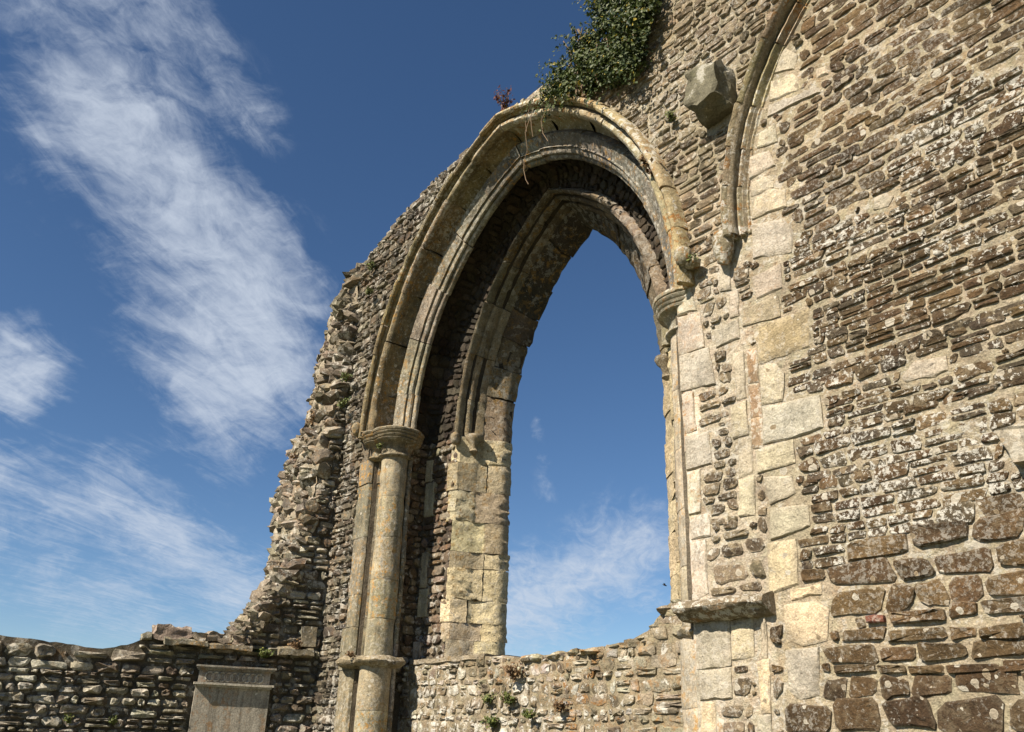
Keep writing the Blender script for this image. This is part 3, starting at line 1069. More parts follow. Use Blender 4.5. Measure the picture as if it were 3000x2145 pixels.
# ---------------------------------------------------------------- the window arch (a part of the wall, its stones are sub-parts)
RP = lambda R, Y: (*ah(R), Y)
HOOD = [RP(.716, 1.006), RP(.715, .986), RP(.712, .976), RP(.708, .971), RP(.703, .970), RP(.699, .973), RP(.698, .979), RP(.702, .985), RP(.698, .987), RP(.696, .992), RP(.700, 1.006)]
ORD1 = [RP(.698, 1.004), RP(.693, .992), RP(.687, .986), RP(.680, .986), RP(.675, .991), RP(.673, .999), RP(.677, 1.006), RP(.682, 1.014), RP(.681, 1.030), RP(.675, 1.046), RP(.666, 1.053), RP(.658, 1.060)]
ORD2 = [RP(.664, 1.052), RP(.656, 1.041), RP(.650, 1.037), RP(.645, 1.039), RP(.626, 1.051), RP(.622, 1.049), RP(.624, 1.055), RP(.617, 1.055), RP(.611, 1.059), RP(.610, 1.064), RP(.614, 1.068), RP(.607, 1.068), RP(.603, 1.071), RP(.602, 1.075),
        RP(.603, 1.080), RP(.612, 1.086)]
REAR = [(.382, .557, 1.154), (.374, .552, 1.144), (.366, .548, 1.140), (.358, .545, 1.144), (.355, .544, 1.152), (.366, .548, 1.162), (.364, .547, 1.172), (.352, .541, 1.168), (.343, .537, 1.171), (.338, .535, 1.180), (.350, .540, 1.190), (.347, .539, 1.200), (.335, .533, 1.196), (.327, .529, 1.202),
        (.322, .527, 1.218)]
REDGE = [(.326, .529, 1.214), (.316, .524, 1.222), (.298, .516, 1.234), (.275, .506, 1.248), (.256, .499, 1.259), (.250, .497, 1.268), (.250, .497, 1.288), (.262, .502, 1.294)]
BACK = [RP(.718, 1.008), RP(.704, 1.000), RP(.696, 1.000), RP(.686, 1.014), RP(.686, 1.030), RP(.672, 1.056), RP(.658, 1.050), RP(.634, 1.058), RP(.622, 1.068), RP(.610, 1.076), RP(.612, 1.084),
        (.476, .602, 1.088), (.490, .608, 1.094), (.488, .607, 1.140), (.470, .592, 1.152), (.38, .556, 1.158), (.362, .547, 1.166), (.345, .538, 1.196), (.325, .530, 1.222), (.258, .504, 1.266), (.256, .503, 1.286), (.30, .52, 1.290), (.56, .70, 1.289)]


def loft(prof, t0, t1, steps, side, cap=True, amp=0.0, off=(0, 0, 0), f=60):
    V, F = [], []
    m = len(prof)
    for q in range(steps + 1):
        t = t0 + (t1 - t0) * q / steps
        for a, h, Y in prof:
            x, z = arch_pt(a, h, t, side)
            p = (x + off[0], Y + off[1], z + off[2])
            V.append(nz(p, f, amp) if amp else p)
    for q in range(steps):
        for i in range(m - 1):
            quad = (q * m + i, q * m + i + 1, (q + 1) * m + i + 1, (q + 1) * m + i)
            F.append(quad if side > 0 else quad[::-1])
    if cap:
        F.append(tuple(range(m)) if side < 0 else tuple(range(m - 1, -1, -1)))
        e = tuple(steps * m + i for i in range(m))
        F.append(e if side > 0 else e[::-1])
    return V, F


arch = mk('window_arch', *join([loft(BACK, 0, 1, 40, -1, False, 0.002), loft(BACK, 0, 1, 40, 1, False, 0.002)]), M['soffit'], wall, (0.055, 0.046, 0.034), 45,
          label='great moulded pointed window arch with deep dark soffit')  # backing colour kept very dark, painting in the shade under the arch


def voussoirs(name, prof, lens, mat, tint, amp=0.0016, jit=0.002, gap=0.0006, skipL=None):
    am, hm = prof[len(prof) // 2][:2]
    R = hyp(am, hm)
    arc = R * (math.pi - math.acos(-(R - am) / R))
    for side in (-1, 1):
        t = 0.0
        while t < 1.0:
            t1 = t + rng.uniform(*lens) / arc
            if t1 > 0.94:
                t1 = 1.0
            mm = mat(side, t) if callable(mat) else mat
            tt = tint(side, t) if callable(tint) else tint
            off = (rng.uniform(-jit, jit), rng.uniform(-jit, jit), rng.uniform(-jit, jit))
            steps = max(3, int((t1 - t) * arc / 0.014))
            V, F = loft(prof, t + gap / arc, t1 - gap / arc, steps, side, True, amp, off)
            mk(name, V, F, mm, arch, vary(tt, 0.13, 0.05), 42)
            t = t1


mo = lambda s, t: M['mould_or'] if (s > 0 and t < 0.85) else M['mould']
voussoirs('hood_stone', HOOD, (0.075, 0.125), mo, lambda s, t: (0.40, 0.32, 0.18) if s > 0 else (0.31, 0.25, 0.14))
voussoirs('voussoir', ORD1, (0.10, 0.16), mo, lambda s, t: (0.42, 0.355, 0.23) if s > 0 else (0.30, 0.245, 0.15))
voussoirs('voussoir', ORD2, (0.11, 0.17), M['mould'], lambda s, t: (0.36, 0.32, 0.24) if s < 0 and t < 0.8 else (0.23, 0.21, 0.17), amp=0.0012)  # darker tint on the right and at the apex is painted shade
voussoirs('rear_voussoir', REAR, (0.08, 0.14), M['weathered'], lambda s, t: tuple(lerp_table([(0.1, hi_), (0.75, lo_)], t) for hi_, lo_ in ((0.40, 0.16), (0.33, 0.132), (0.22, 0.095))), amp=0.0025)  # tint falls off towards the apex: shade put into the stone colour
voussoirs('rear_voussoir', REDGE, (0.06, 0.11), M['weathered'], lambda s, t: tuple(lerp_table([(0.05, hi_), (0.5, lo_)], t) for hi_, lo_ in ((0.30, 0.085), (0.245, 0.07), (0.165, 0.05))), amp=0.004, jit=0.003)  # inner edge darkens up the arch, its shade painted into the tint

# jambs: vertical runs of stones
SHC = (0.466, 1.036)      # shaft centre (half-width, depth)
SHR = 0.033


def jx(a, side):
    return XC + asym(a, side) * side


def vloft(prof, z0, z1, side, steps=None, amp=0.0, off=(0, 0), f=55, cap=True):
    V, F = [], []
    m = len(prof)
    steps = steps or max(1, int((z1 - z0) / 0.02))
    for q in range(steps + 1):
        z = z0 + (z1 - z0) * q / steps
        for a, Y in prof:
            p = (jx(a + off[0], side), Y + off[1], z)
            V.append(nz(p, f, amp) if amp else p)
    for q in range(steps):
        for i in range(m - 1):
            quad = (q * m + i, q * m + i + 1, (q + 1) * m + i + 1, (q + 1) * m + i)
            F.append(quad if side > 0 else quad[::-1])
    if cap:
        F.append(tuple(range(m)) if side < 0 else tuple(range(m - 1, -1, -1)))
        e = tuple(steps * m + i for i in range(m))
        F.append(e if side > 0 else e[::-1])
    return V, F


JBACK = [(.62, 1.004), (.512, 1.006), (.508, 1.03), (.48, 1.05), (.456, 1.072), (.478, 1.086), (.492, 1.094), (.492, 1.140), (.47, 1.153), (.38, 1.160), (.345, 1.196), (.325, 1.222), (.258, 1.266), (.256, 1.286), (.56, 1.289)]
for side in (-1, 1):
    V, F = vloft(JBACK, GZ, ZS + 0.002, side, 40, 0.002, cap=False)
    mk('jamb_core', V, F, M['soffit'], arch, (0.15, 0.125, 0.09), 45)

# front dressed strip beside the left shaft + roll and hollow
STRIP = [(.560, 1.002), (.558, .994), (.520, .993), (.516, .995), (.513, 1.002), (.516, 1.008), (.511, 1.016), (.504, 1.013), (.500, 1.018), (.501, 1.028), (.505, 1.045)]
RSTRIP = [(.57, 1.001), (.526, .9985), (.523, 1.001), (.521, 1.012), (.524, 1.06)]
INNER = [(.452, 1.066), (.445, 1.064), (.442, 1.068), (.444, 1.075), (.454, 1.080), (.482, 1.084)]
for side in (-1, 1):
    for prof, nm, tint, mat in ((STRIP if side < 0 else RSTRIP, 'jamb_stone', (0.235, 0.205, 0.14) if side < 0 else (0.56, 0.49, 0.365), M['shaft'] if side < 0 else M['ashlar_orange']), (INNER, 'jamb_stone', (0.28, 0.25, 0.19), M['mould'])):
        z = GZ
        while z < 0.63:
            z1 = min(z + rng.uniform(0.07, 0.15), 0.64)
            if 0.64 - z1 < 0.05:
                z1 = 0.64
            w_ = rng.uniform(0, 0.022) if prof is STRIP and side < 0 else 0
            pr = [(a + (w_ if i < 2 else 0), Y) for i, (a, Y) in enumerate(prof)]
            V, F = vloft(pr, z + 0.0006, z1 - 0.0006, side, None, 0.0016, (0, rng.uniform(-.0015, .0015)))
            mk(nm, V, F, mat, arch, vary(tint, 0.16, 0.05), 42)
            z = z1
    # shaft drums
    sca, scy, shr = (SHC[0], SHC[1], SHR) if side < 0 else (0.512, 1.052, 0.041)
    ck = 0.80 if side < 0 else 0.66
    z = GZ
    for z1 in (-0.22, -0.06, 0.045, 0.14, 0.245, 0.335, 0.435, 0.535, 0.638):
        low = z1 <= 0.141
        r = shr * (1.10 if low else 1.0)
        V, F = lathe(jx(sca + rng.uniform(-.001, .001), side), scy - (0.004 if low else 0), [(z + .0004, r * 0.99), (z + 0.0022, r)] + [(z + (z1 - z) * q / 6, r) for q in range(1, 6)] + [(z1 - 0.0022, r), (z1 - .0004, r * 0.99)], 30, 0.0026)
        mk('shaft_drum', V, F, M['shaft'], arch, vary((0.40, 0.35, 0.23) if side < 0 else (0.50, 0.44, 0.325), 0.1, 0.03), 50)
        z = z1
    # capital: three clustered bells under a moulded abacus
    CP = [(0.586, 0.001), (0.589, 0.009), (0.594, 0.013), (0.600, 0.012), (0.604, 0.003), (0.622, 0.002), (0.640, 0.008), (0.650, 0.020), (0.653, 0.029), (0.659, 0.032), (0.663, 0.028), (0.665, 0.033), (0.672, 0.036), (0.676, 0.031), (0.679, 0.036), (0.686, 0.039),
          (0.690, 0.036), (0.692, 0.040), (0.699, 0.042), (0.704, 0.040), (0.705, 0.02)]
    sets = []
    for (ca, cy, cr) in (((0.508, 1.008, 0.012), (sca, scy, shr), (0.456, 1.066, 0.006)) if side < 0 else ((sca, scy, shr), (0.480, 1.070, 0.006))):
        sets.append(lathe(jx(ca, side), cy, [(z, cr + o_ * ck) for z, o_ in [(0.706 - (0.705 - z_) * 0.60, o2) for z_, o2 in CP]], 30, 0.0016))
    V, F = join(sets)
    mk('capital', V, F, M['mould'] if side < 0 else M['ashlar_orange'], arch, (0.31, 0.265, 0.18) if side < 0 else (0.33, 0.30, 0.22), 42,
       label='moulded capital on the %s shaft of the arch' % ('left' if side < 0 else 'right'))
    # ring half-way down
    RG = [(0.137, 0.004), (0.141, 0.016), (0.146, 0.024), (0.152, 0.026), (0.158, 0.020), (0.163, 0.004)]
    sets = []
    for (ca, cy, cr) in (((0.522, 1.002, 0.014), (sca, scy, shr), (0.454, 1.068, 0.006)) if side < 0 else ((sca, scy, shr * 0.6),)):
        sets.append(lathe(jx(ca, side), cy, [(z, cr + o_) for z, o_ in RG], 30, 0.005))
    V, F = join(sets)
    mk('shaft_ring', V, F, M['mould'], arch, (0.33, 0.275, 0.18), 42, label='broken stone ring around the %s shaft' % ('left' if side < 0 else 'right'))
    # rear splay ashlar
    RJ = [(.376, 1.153), (.370, 1.149), (.362, 1.156), (.353, 1.168), (.340, 1.184), (.330, 1.198), (.328, 1.206), (.318, 1.218), (.300, 1.230), (.275, 1.246), (.256, 1.259), (.250, 1.268), (.250, 1.288), (.262, 1.294)]
    z = 0.10
    while z < 0.695:
        z1 = z + rng.uniform(0.038, 0.082)
        if z1 > 0.67:
            z1 = 0.70
        cut = rng.choice((5, 6, 7, 8))
        ww = rng.uniform(0, 0.03)
        A = [(a + (ww if i < 2 else 0), Y) for i, (a, Y) in enumerate(RJ)]
        for pr in (A[:cut + 1], A[cut:]):
            er = rng.choice((0.002, 0.003, 0.006))
            flare = (-0.02 if z < 0.14 and side < 0 else 0)
            V, F = vloft([(a + flare * (1 if a < .3 else 0), Y) for a, Y in pr], z + 0.0005, z1 - 0.0005, side, max(3, int((z1 - z) / 0.006)), er, (0, rng.uniform(-.003, .003)), 95)
            mk('rear_jamb_stone', V, F, M['weathered'], arch, vary(rng.choice([(0.80, 0.68, 0.43), (0.64, 0.55, 0.37), (0.88, 0.745, 0.47), (0.54, 0.455, 0.30)]) if side < 0 else (0.70, 0.58, 0.37), 0.12, 0.03), 42)
        z = z1
    # small caps of the inner rear roll
    V, F = lathe(jx(0.326, side), 1.192, [(0.655, 0.004), (0.662, 0.012), (0.668, 0.008), (0.684, 0.012), (0.692, 0.021), (0.698, 0.024), (0.704, 0.022)], 16, 0.002)
    mk('small_capital', V, F, M['weathered'], arch, (0.40, 0.33, 0.22), 50)

# rubble of reveal and soffit, laid on the curved inner faces
RV = Stones()
SEC = [(.478, .602, 1.080), (.490, .608, 1.090), (.488, .605, 1.141), (.470, .592, 1.151), (.378, .556, 1.157)]
SL = [0.0]
for p, q in zip(SEC, SEC[1:]):
    SL.append(SL[-1] + math.dist((p[0], p[2]), (q[0], q[2])))


def sec_at(s):
    s = min(max(s, 0), SL[-1] - 1e-6)
    for i in range(len(SEC) - 1):
        if s <= SL[i + 1]:
            t = (s - SL[i]) / (SL[i + 1] - SL[i])
            return tuple(SEC[i][k] + (SEC[i + 1][k] - SEC[i][k]) * t for k in range(3))


def surf(side):
    def at(s, v):
        a, h, Y = sec_at(s)
        if v <= ZS:
            return Vector((jx(a, side), Y, v))
        x, z = arch_pt(a, h, min(1.0, (v - ZS) / 0.75), side)
        return Vector((x, Y, z))

    def place(s, v, d):
        p = at(s, v)
        e = 0.002
        du = at(min(s + e, SL[-1] - 1e-4), v) - at(max(s - e, 0), v)
        dv = at(s, v + e) - at(s, v - e)
        n = du.cross(dv).normalized()
        if n.dot(Vector((XC, 0.6, 0.6)) - p) < 0:
            n = -n
        q = p + n * d
        return (q.x, q.y, q.z)
    return place


for side in (-1, 1):
    pl = surf(side)

    def emitS(cu, cv_, w_, h_, pl=pl, side=side):
        c = vary(rng.choice([(0.15, 0.11, 0.075), (0.20, 0.15, 0.10), (0.12, 0.095, 0.07), (0.27, 0.225, 0.16)] if cv_ < ZS else [(0.055, 0.045, 0.033), (0.045, 0.036, 0.027), (0.075, 0.06, 0.043)]), 0.2, 0.06)  # above the springing the darker tints carry painted soffit shade
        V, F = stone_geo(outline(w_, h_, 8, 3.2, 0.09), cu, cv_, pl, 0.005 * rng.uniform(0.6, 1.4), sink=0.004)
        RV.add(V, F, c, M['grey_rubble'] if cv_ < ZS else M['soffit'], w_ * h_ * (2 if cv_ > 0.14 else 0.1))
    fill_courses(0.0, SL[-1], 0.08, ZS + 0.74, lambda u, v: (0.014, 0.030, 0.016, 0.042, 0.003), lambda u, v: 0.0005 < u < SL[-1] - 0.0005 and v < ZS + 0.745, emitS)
# pale quoins between reveal and rear face
for side in (-1, 1):
    pl = surf(side)
    z = 0.02
    while z < 0.62:
        h_ = rng.uniform(0.05, 0.10)
        if rng.random() < 0.72:
            w_ = rng.uniform(0.02, 0.04)
            s0 = SL[3] - 0.012 + rng.uniform(-0.004, 0.003)
            V, F = poly_block([(s0, z + .002), (s0 + w_, z + .002), (s0 + w_ * rng.uniform(.9, 1.1), z + h_ - .002), (s0, z + h_ - .002)], pl, 0.0085, sink=0.004, bevel=0.0015)
            mk('quoin', V, F, M['ashlar'], arch, vary((0.52, 0.45, 0.31), 0.15, 0.04), 40)
        z += h_
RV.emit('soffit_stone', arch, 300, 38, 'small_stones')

# carved stops of the hoods
carved_head((jx(0.566, 1), 0.970, 0.742), 0.0155, math.radians(-38), M['mould_or'], arch, (0.31, 0.27, 0.18), 'weathered carved head at the right end of the arch hood')
carved_head((jx(0.566, -1), 0.970, 0.726), 0.016, math.radians(30), M['mould'], arch, (0.33, 0.27, 0.17), 'weathered carved head at the left end of the arch hood')
carved_head((jx(0.366, -1), 1.142, 0.690), 0.014, math.radians(40), M['weathered'], arch, (0.40, 0.33, 0.22), 'small carved stop inside the arch on the left', False)

# ---------------------------------------------------------------- low wall that fills the foot of the arch
infill = thing('infill_wall', 'low rubble wall with white stones and orange lichen closing the foot of the arch', 'wall', W((-1.4, 1.2, GZ)))
SILL = [(-1.90, 0.152), (-1.807, 0.150), (-1.694, 0.152), (-1.59, 0.156), (-1.4475, 0.146), (-1.3618, 0.149), (-1.2629, 0.152), (-1.1896, 0.155), (-1.1293, 0.159), (-1.1141, 0.167), (-1.0917, 0.174), (-1.0777, 0.181), (-1.0462, 0.212), (-1.0343, 0.217), (-0.90, 0.22)]
YI = 1.12


def placeI(u, v, d):
    return (u, YI - d, v)


V, F, C = [], [], []
nxi, nzi = 90, 48
for i in range(nxi + 1):
    x = -1.90 + 1.0 * i / nxi
    zt = lerp_table(SILL, x) + 0.003 * noise.noise(Vector((x * 50, 2, 0)))
    for k in range(nzi + 1):
        z = GZ + (zt - GZ) * (1 - (1 - k / nzi) ** 1.7)
        V.append(nz((x, YI + 0.003 * noise.noise(Vector((x * 50, z * 50, 4))), z), 60, 0.002))
        C.append(vary((0.34, 0.285, 0.19), 0.1, 0.03))
    V.append((x, YI + 0.10, zt - 0.002)); C.append((0.4, 0.35, 0.26))
    V.append((x, 1.29, zt - 0.03)); C.append((0.4, 0.35, 0.26))
    V.append((x, 1.29, GZ)); C.append((0.3, 0.26, 0.2))
m_ = nzi + 4
for i in range(nxi):
    for k in range(m_ - 1):
        F.append((i * m_ + k, (i + 1) * m_ + k, (i + 1) * m_ + k + 1, i * m_ + k + 1))
mk('mortar_core', V, F, M['mortar_dark'], infill, smooth=50, cols=C)
IS = Stones()


OI = Occ()


def emitI(cu, cv_, w_, h_):
    OI.mark(cu, cv_, w_, h_)
    right = cu > -1.13
    c = vary(rng.choice([(0.34, 0.30, 0.22), (0.40, 0.35, 0.255)] if right else [(0.20, 0.165, 0.115), (0.55, 0.52, 0.44), (0.30, 0.26, 0.185), (0.15, 0.12, 0.08), (0.48, 0.44, 0.35)]), 0.2, 0.05)
    V, F = stone_geo(outline(w_ * rng.uniform(0.8, 1), h_, 9, 4, 0.2), cu, cv_, placeI, 0.0034 * rng.uniform(0.1, 1.7), inset=0.72, rough=0.6)
    IS.add(V, F, c, M['white_rubble'], w_ * h_ * (1 if cv_ > -0.01 else 0.05), (0.34, 0.285, 0.19), 1.1)


fill_courses(-1.895, -0.88, -0.08, 0.22, lambda u, v: (0.011, 0.025, 0.013, 0.040, 0.0035) if u < -1.13 else (0.012, 0.028, 0.03, 0.07, 0.003), lambda u, v: v < lerp_table(SILL, u) - 0.001, emitI, 0.006)
fill_gaps(-1.89, -0.88, -0.06, 0.22, 9000, (0.008, 0.022), (0.006, 0.014), lambda u, v: v < lerp_table(SILL, u) - 0.001, OI, emitI)
IS.emit('stone', infill, 300, 38)
# top slab on the left and flat sill stones
sv, sf = box(-1.86, -1.56, 1.115, 1.27, 0.150, 0.160, (16, 5, 1), 0.004)
mk('sill_slab', sv, sf, M['weathered'], infill, (0.46, 0.39, 0.28), 40)
for q in range(26):
    x = -1.54 + 0.53 * (q + rng.uniform(-.3, .3)) / 26
    zt = lerp_table(SILL, x)
    V, F = rock((x, rng.uniform(1.128, 1.15), zt - 0.004), rng.uniform(0.012, 0.024), rng.uniform(0.015, 0.03), rng.uniform(0.005, 0.009), (rng.uniform(-.1, .1), rng.uniform(-.15, .15), rng.uniform(-.4, .4)))
    mk('sill_stone', V, F, M['white_rubble'], infill, vary((0.36, 0.305, 0.215)), 35)

# ---------------------------------------------------------------- broken side wall on the left
XL = -2.1
LB = math.radians(14)      # the side wall stands at an obtuse angle to the arch wall


def LP(d, u, v):
    """point of the side wall: d proud of its face, u along it (1 at the corner), v up"""
    return (XL + math.cos(LB) * d + math.sin(LB) * (u - 1), 1 - math.sin(LB) * d + math.cos(LB) * (u - 1), v)


def LV(V):
    return [LP(x - XL, y, z) for x, y, z in V]


side = thing('side_wall', 'low ruined side wall of grey rubble climbing in a ragged broken end to the arch', 'wall', W(LP(-0.1, 0.6, GZ)))
LTOP = [(-0.40, 0.16), (0.26, 0.163), (0.2902, 0.171), (0.3316, 0.170), (0.3944, 0.166), (0.4658, 0.159), (0.502, 0.157), (0.5577, 0.170), (0.5804, 0.182), (0.61, 0.187), (0.70, 0.188), (0.7974, 0.196), (0.8113, 0.210), (0.83, 0.235), (0.86, 0.285), (0.89, 0.34), (0.915, 0.42), (0.94, 0.56), (0.955, 0.70),
        (0.97, 0.86), (0.985, 1.05), (1.0, 1.28)]
SCARL = [(0.20, -2.62), (0.2753, -2.6266), (0.3196, -2.565), (0.3778, -2.4606), (0.4467, -2.4645), (0.5403, -2.4861), (0.6271, -2.5075), (0.7165, -2.4736), (0.8088, -2.4035), (0.8952, -2.3564), (1.0265, -2.3448), (1.1526, -2.3067), (1.244, -2.2364), (1.3001, -2.1162)]
YZ = sorted([(z, y) for y, z in LTOP if y >= 0.797])


def scarY(z):
    return lerp_table(YZ, z)


V, F, C, ix = [], [], [], {}
ny, nzl = 110, 60
for i in range(ny + 1):
    y = -0.35 + 1.36 * i / ny
    zt = lerp_table(LTOP, y) + 0.003 * noise.noise(Vector((y * 60, 7, 0)))
    if y > 0.785:
        zt = min(zt, 1.29)
    for k in range(nzl + 1):
        z = GZ + (zt - GZ) * k / nzl
        V.append(nz(LP(0.004 * noise.noise(Vector((y * 45, z * 45, 1))), y, z), 60, 0.002)); C.append(vary((0.135, 0.115, 0.082), 0.12, 0.03))
    V.append(LP(-0.09, y, zt + 0.004)); C.append((0.36, 0.32, 0.25))
    V.append(LP(-0.19, y, zt - 0.004)); C.append((0.36, 0.32, 0.25))
    V.append(LP(-0.19, y, GZ)); C.append((0.2, 0.17, 0.13))
m_ = nzl + 4
for i in range(ny):
    for k in range(m_ - 1):
        F.append((i * m_ + k, (i + 1) * m_ + k, (i + 1) * m_ + k + 1, i * m_ + k + 1))
mk('mortar_core', V, F, M['mortar_dark'], side, smooth=50, cols=C)

# ragged broken end: rough core surface, then protruding lumps
V, F, C = [], [], []
rows, cols_ = 90, 26


def scar_pt(u, z):
    """u: 0 at the inner face, 1 at the outer edge"""
    Y = scarY(z)
    xl = lerp_table(SCARL, z / max(Y, 0.5)) * Y
    xi = XL - (1 - Y) * math.tan(LB)
    x = xi + (min(xl, xi - 0.02) - xi) * u
    bul = 0.012 * math.sin(math.pi * u)
    return (x, Y - bul, z)


for j in range(rows + 1):
    z = 0.19 + (1.292 - 0.19) * j / rows
    for i in range(cols_ + 1):
        u = i / cols_
        p = scar_pt(u, z)
        n1 = noise.noise(Vector((p[0] * 22, z * 22, 1))) * 0.014 + noise.noise(Vector((p[0] * 60, z * 60, 5))) * 0.007
        V.append((p[0] + (n1 if i == cols_ else 0) * 0.6, p[1] - n1, z + n1 * 0.4)); C.append(vary((0.36, 0.31, 0.225), 0.12, 0.03))
    p = scar_pt(1, z)
    V.append((p[0] - 0.004, p[1] + 0.07, z)); C.append((0.26, 0.23, 0.17))
    V.append((p[0] + 0.01, 1.16, z)); C.append((0.26, 0.23, 0.17))
m_ = cols_ + 3
for j in range(rows):
    for i in range(m_ - 1):
        F.append((j * m_ + i, (j + 1) * m_ + i, (j + 1) * m_ + i + 1, j * m_ + i + 1))
mk('broken_core', V, F, M['grey_rubble'], side, smooth=40, cols=C, label='ragged broken end of the side wall')
RK = Stones()
for q in range(1000):
    z = 0.20 + 1.08 * rng.random() ** 1.25
    u = rng.random()
    Y = scarY(z)
    p = scar_pt(u, z)
    upper = z > 0.78
    big = rng.random()
    if upper:
        band = 0.04 < u < 0.5
        sx = rng.uniform(0.010, 0.024) * (1.8 if band and big < 0.4 else 0.8)
        sz = rng.uniform(0.006, 0.012) * (1.5 if band and big < 0.4 else 0.8)
        sy = rng.uniform(0.022, 0.042) if band and big < 0.4 else 0.014
    else:
        sx = rng.uniform(0.010, 0.034) * (1.25 if big < 0.3 else 0.9); sz = rng.uniform(0.007, 0.017) * (1.25 if big < 0.3 else 0.95); sy = rng.uniform(0.014, 0.034)
    if u > 0.93:
        sx *= 0.8
    rot = (rng.uniform(-0.6, 0.5), rng.uniform(-0.7, 0.7), rng.uniform(-0.8, 0.8))
    V, F = rock((p[0], p[1] + rng.uniform(0.002, 0.02), p[2]), sx, sy, sz, rot)
    c = vary(rng.choice([(0.25, 0.22, 0.165), (0.31, 0.27, 0.20), (0.18, 0.155, 0.115), (0.40, 0.35, 0.26)]) if not upper else rng.choice([(0.22, 0.19, 0.14), (0.29, 0.25, 0.18), (0.16, 0.135, 0.10)]), 0.18, 0.05)
    RK.add(V, F, c, M['grey_rubble'], sx * sz * (3 if sy > 0.02 else 1))
# rubble along the outer edge to break the outline
for q in range(130):
    z = 0.21 + 1.07 * rng.random()
    p = scar_pt(rng.uniform(0.95, 1.02), z)
    V, F = rock((p[0], p[1] + rng.uniform(0, 0.05), p[2]), rng.uniform(0.008, 0.022), rng.uniform(0.01, 0.02), rng.uniform(0.004, 0.010), (rng.uniform(-.2, .2), rng.uniform(-.3, .3), rng.uniform(-.5, .5)))
    RK.add(V, F, vary((0.27, 0.24, 0.18), 0.2, 0.05), M['grey_rubble'], 0.0004)
RK.emit('rubble_stone', side, 300, 12, 'small_rubble')


def placeL(u, v, d):
    return LP(d, u, v)


TAB = (0.712, 0.890, 0.135)
LS = Stones()


def okL(u, v):
    if v > lerp_table(LTOP, u) - 0.006 and u < 0.80:
        return False
    if u >= 0.80 and v > lerp_table(LTOP, u) - 0.01:
        return False
    if TAB[0] - 0.006 < u < TAB[1] + 0.006 and v < TAB[2] + 0.004:
        return False
    return u < 0.995


OL = Occ()


def emitL(cu, cv_, w_, h_):
    OL.mark(cu, cv_, w_, h_)
    c = vary(rng.choice([(0.27, 0.24, 0.18), (0.34, 0.305, 0.235), (0.20, 0.175, 0.13), (0.16, 0.13, 0.095), (0.42, 0.385, 0.30)]), 0.2, 0.05)
    big = cv_ > 0.115 and cu < 0.56
    V, F = stone_geo(outline(w_, h_, 10, 3.6, 0.11), cu, cv_, placeL, (0.010 if cu < 0.9 else 0.007) * rng.uniform(0.55, 1.6), inset=0.74, rough=0.45)
    LS.add(V, F, c, M['grey_rubble'], w_ * h_ * (1 if cv_ > -0.03 and cu > 0.26 else 0.1))


fill_courses(-0.3, 1.0, -0.10, 0.9, lambda u, v: (0.022, 0.033, 0.04, 0.075, 0.005) if (v > 0.105 and u < 0.56) else (0.012, 0.026, 0.018, 0.055, 0.005), okL, emitL, 0.005)
fill_gaps(0.2, 1.0, -0.06, 0.9, 9000, (0.008, 0.026), (0.006, 0.014), okL, OL, emitL)
LS.emit('stone', side, 300, 32)
# projecting ledge slabs and blocks bedded on them
for (y0, y1, z0, th, pr) in ((0.630, 0.727, 0.1745, 0.012, 0.036), (0.729, 0.832, 0.1690, 0.011, 0.034), (0.892, 0.978, 0.1650, 0.013, 0.040)):
    V, F = box(XL - 0.02, XL + pr, y0, y1, z0, z0 + th, (6, 14, 1), 0.006, 30)
    V = [(x, y, z + (0.006 if x < XL + pr * 0.55 else 0) + (-0.004 if z <= z0 + th * .5 and x < XL + pr * .6 else 0)) for x, y, z in V]
    mk('ledge_slab', LV(V), F, M['mould'], side, vary((0.27, 0.235, 0.165), 0.1), 35)
for (y0, y1, z0, z1) in ((0.605, 0.686, 0.186, 0.217), (0.689, 0.722, 0.186, 0.207), (0.725, 0.780, 0.184, 0.210), (0.783, 0.830, 0.182, 0.201), (0.580, 0.601, 0.182, 0.199)):
    V, F = box(XL - 0.10, XL + 0.018, y0, y1, z0, z1, (6, 6, 5), 0.010, 34)
    V = [nz(p, 80, 0.005) for p in V]
    mk('coping_stone', LV(V), F, M['grey_rubble'], side, vary((0.33, 0.285, 0.21), 0.14), 35)
V, F = box(XL - 0.03, XL + 0.012, 0.946, 0.982, 0.192, 0.238, (2, 3, 4), 0.004, 34)
mk('ashlar_block', LV(V), F, M['shaft'], side, (0.30, 0.26, 0.18), 35)

# ---------------------------------------------------------------- memorial tablet


def TV(V):
    return [LP((x - XL) * 0.6 if x - XL < 0.0265 else 0.0159 + (x - XL - 0.0265) * 0.95, 0.716 + (y - 0.694) * 0.966, z - 0.0035) for x, y, z in V]


tab = thing('memorial_tablet', 'tall grey stone memorial tablet with a carved ring frieze on the side wall', 'memorial', W(LP(0, 0.80, GZ)))
X0 = XL + 0.004
V, F = box(X0, XL + 0.026, 0.694, 0.870, -0.20, 0.094, (1, 8, 12), 0.0006, 30)
mk('slab', TV(V), F, M['slab'], tab, (0.40, 0.365, 0.295), 30)
V, F = box(X0, XL + 0.027, 0.6975, 0.8665, 0.0995, 0.1265, (1, 4, 2), 0.0004)
fz = mk('frieze', TV(V), F, M['slab'], tab, (0.36, 0.33, 0.275), 30)
V, F = join([box(X0, XL + 0.041, 0.6885, 0.8765, 0.0945, 0.0995, (2, 10, 1), 0.0006), box(X0, XL + 0.034, 0.6925, 0.8725, 0.0900, 0.0946, (2, 10, 1), 0.0005)])
mk('lower_moulding', TV(V), F, M['slab'], tab, (0.52, 0.48, 0.39), 30)
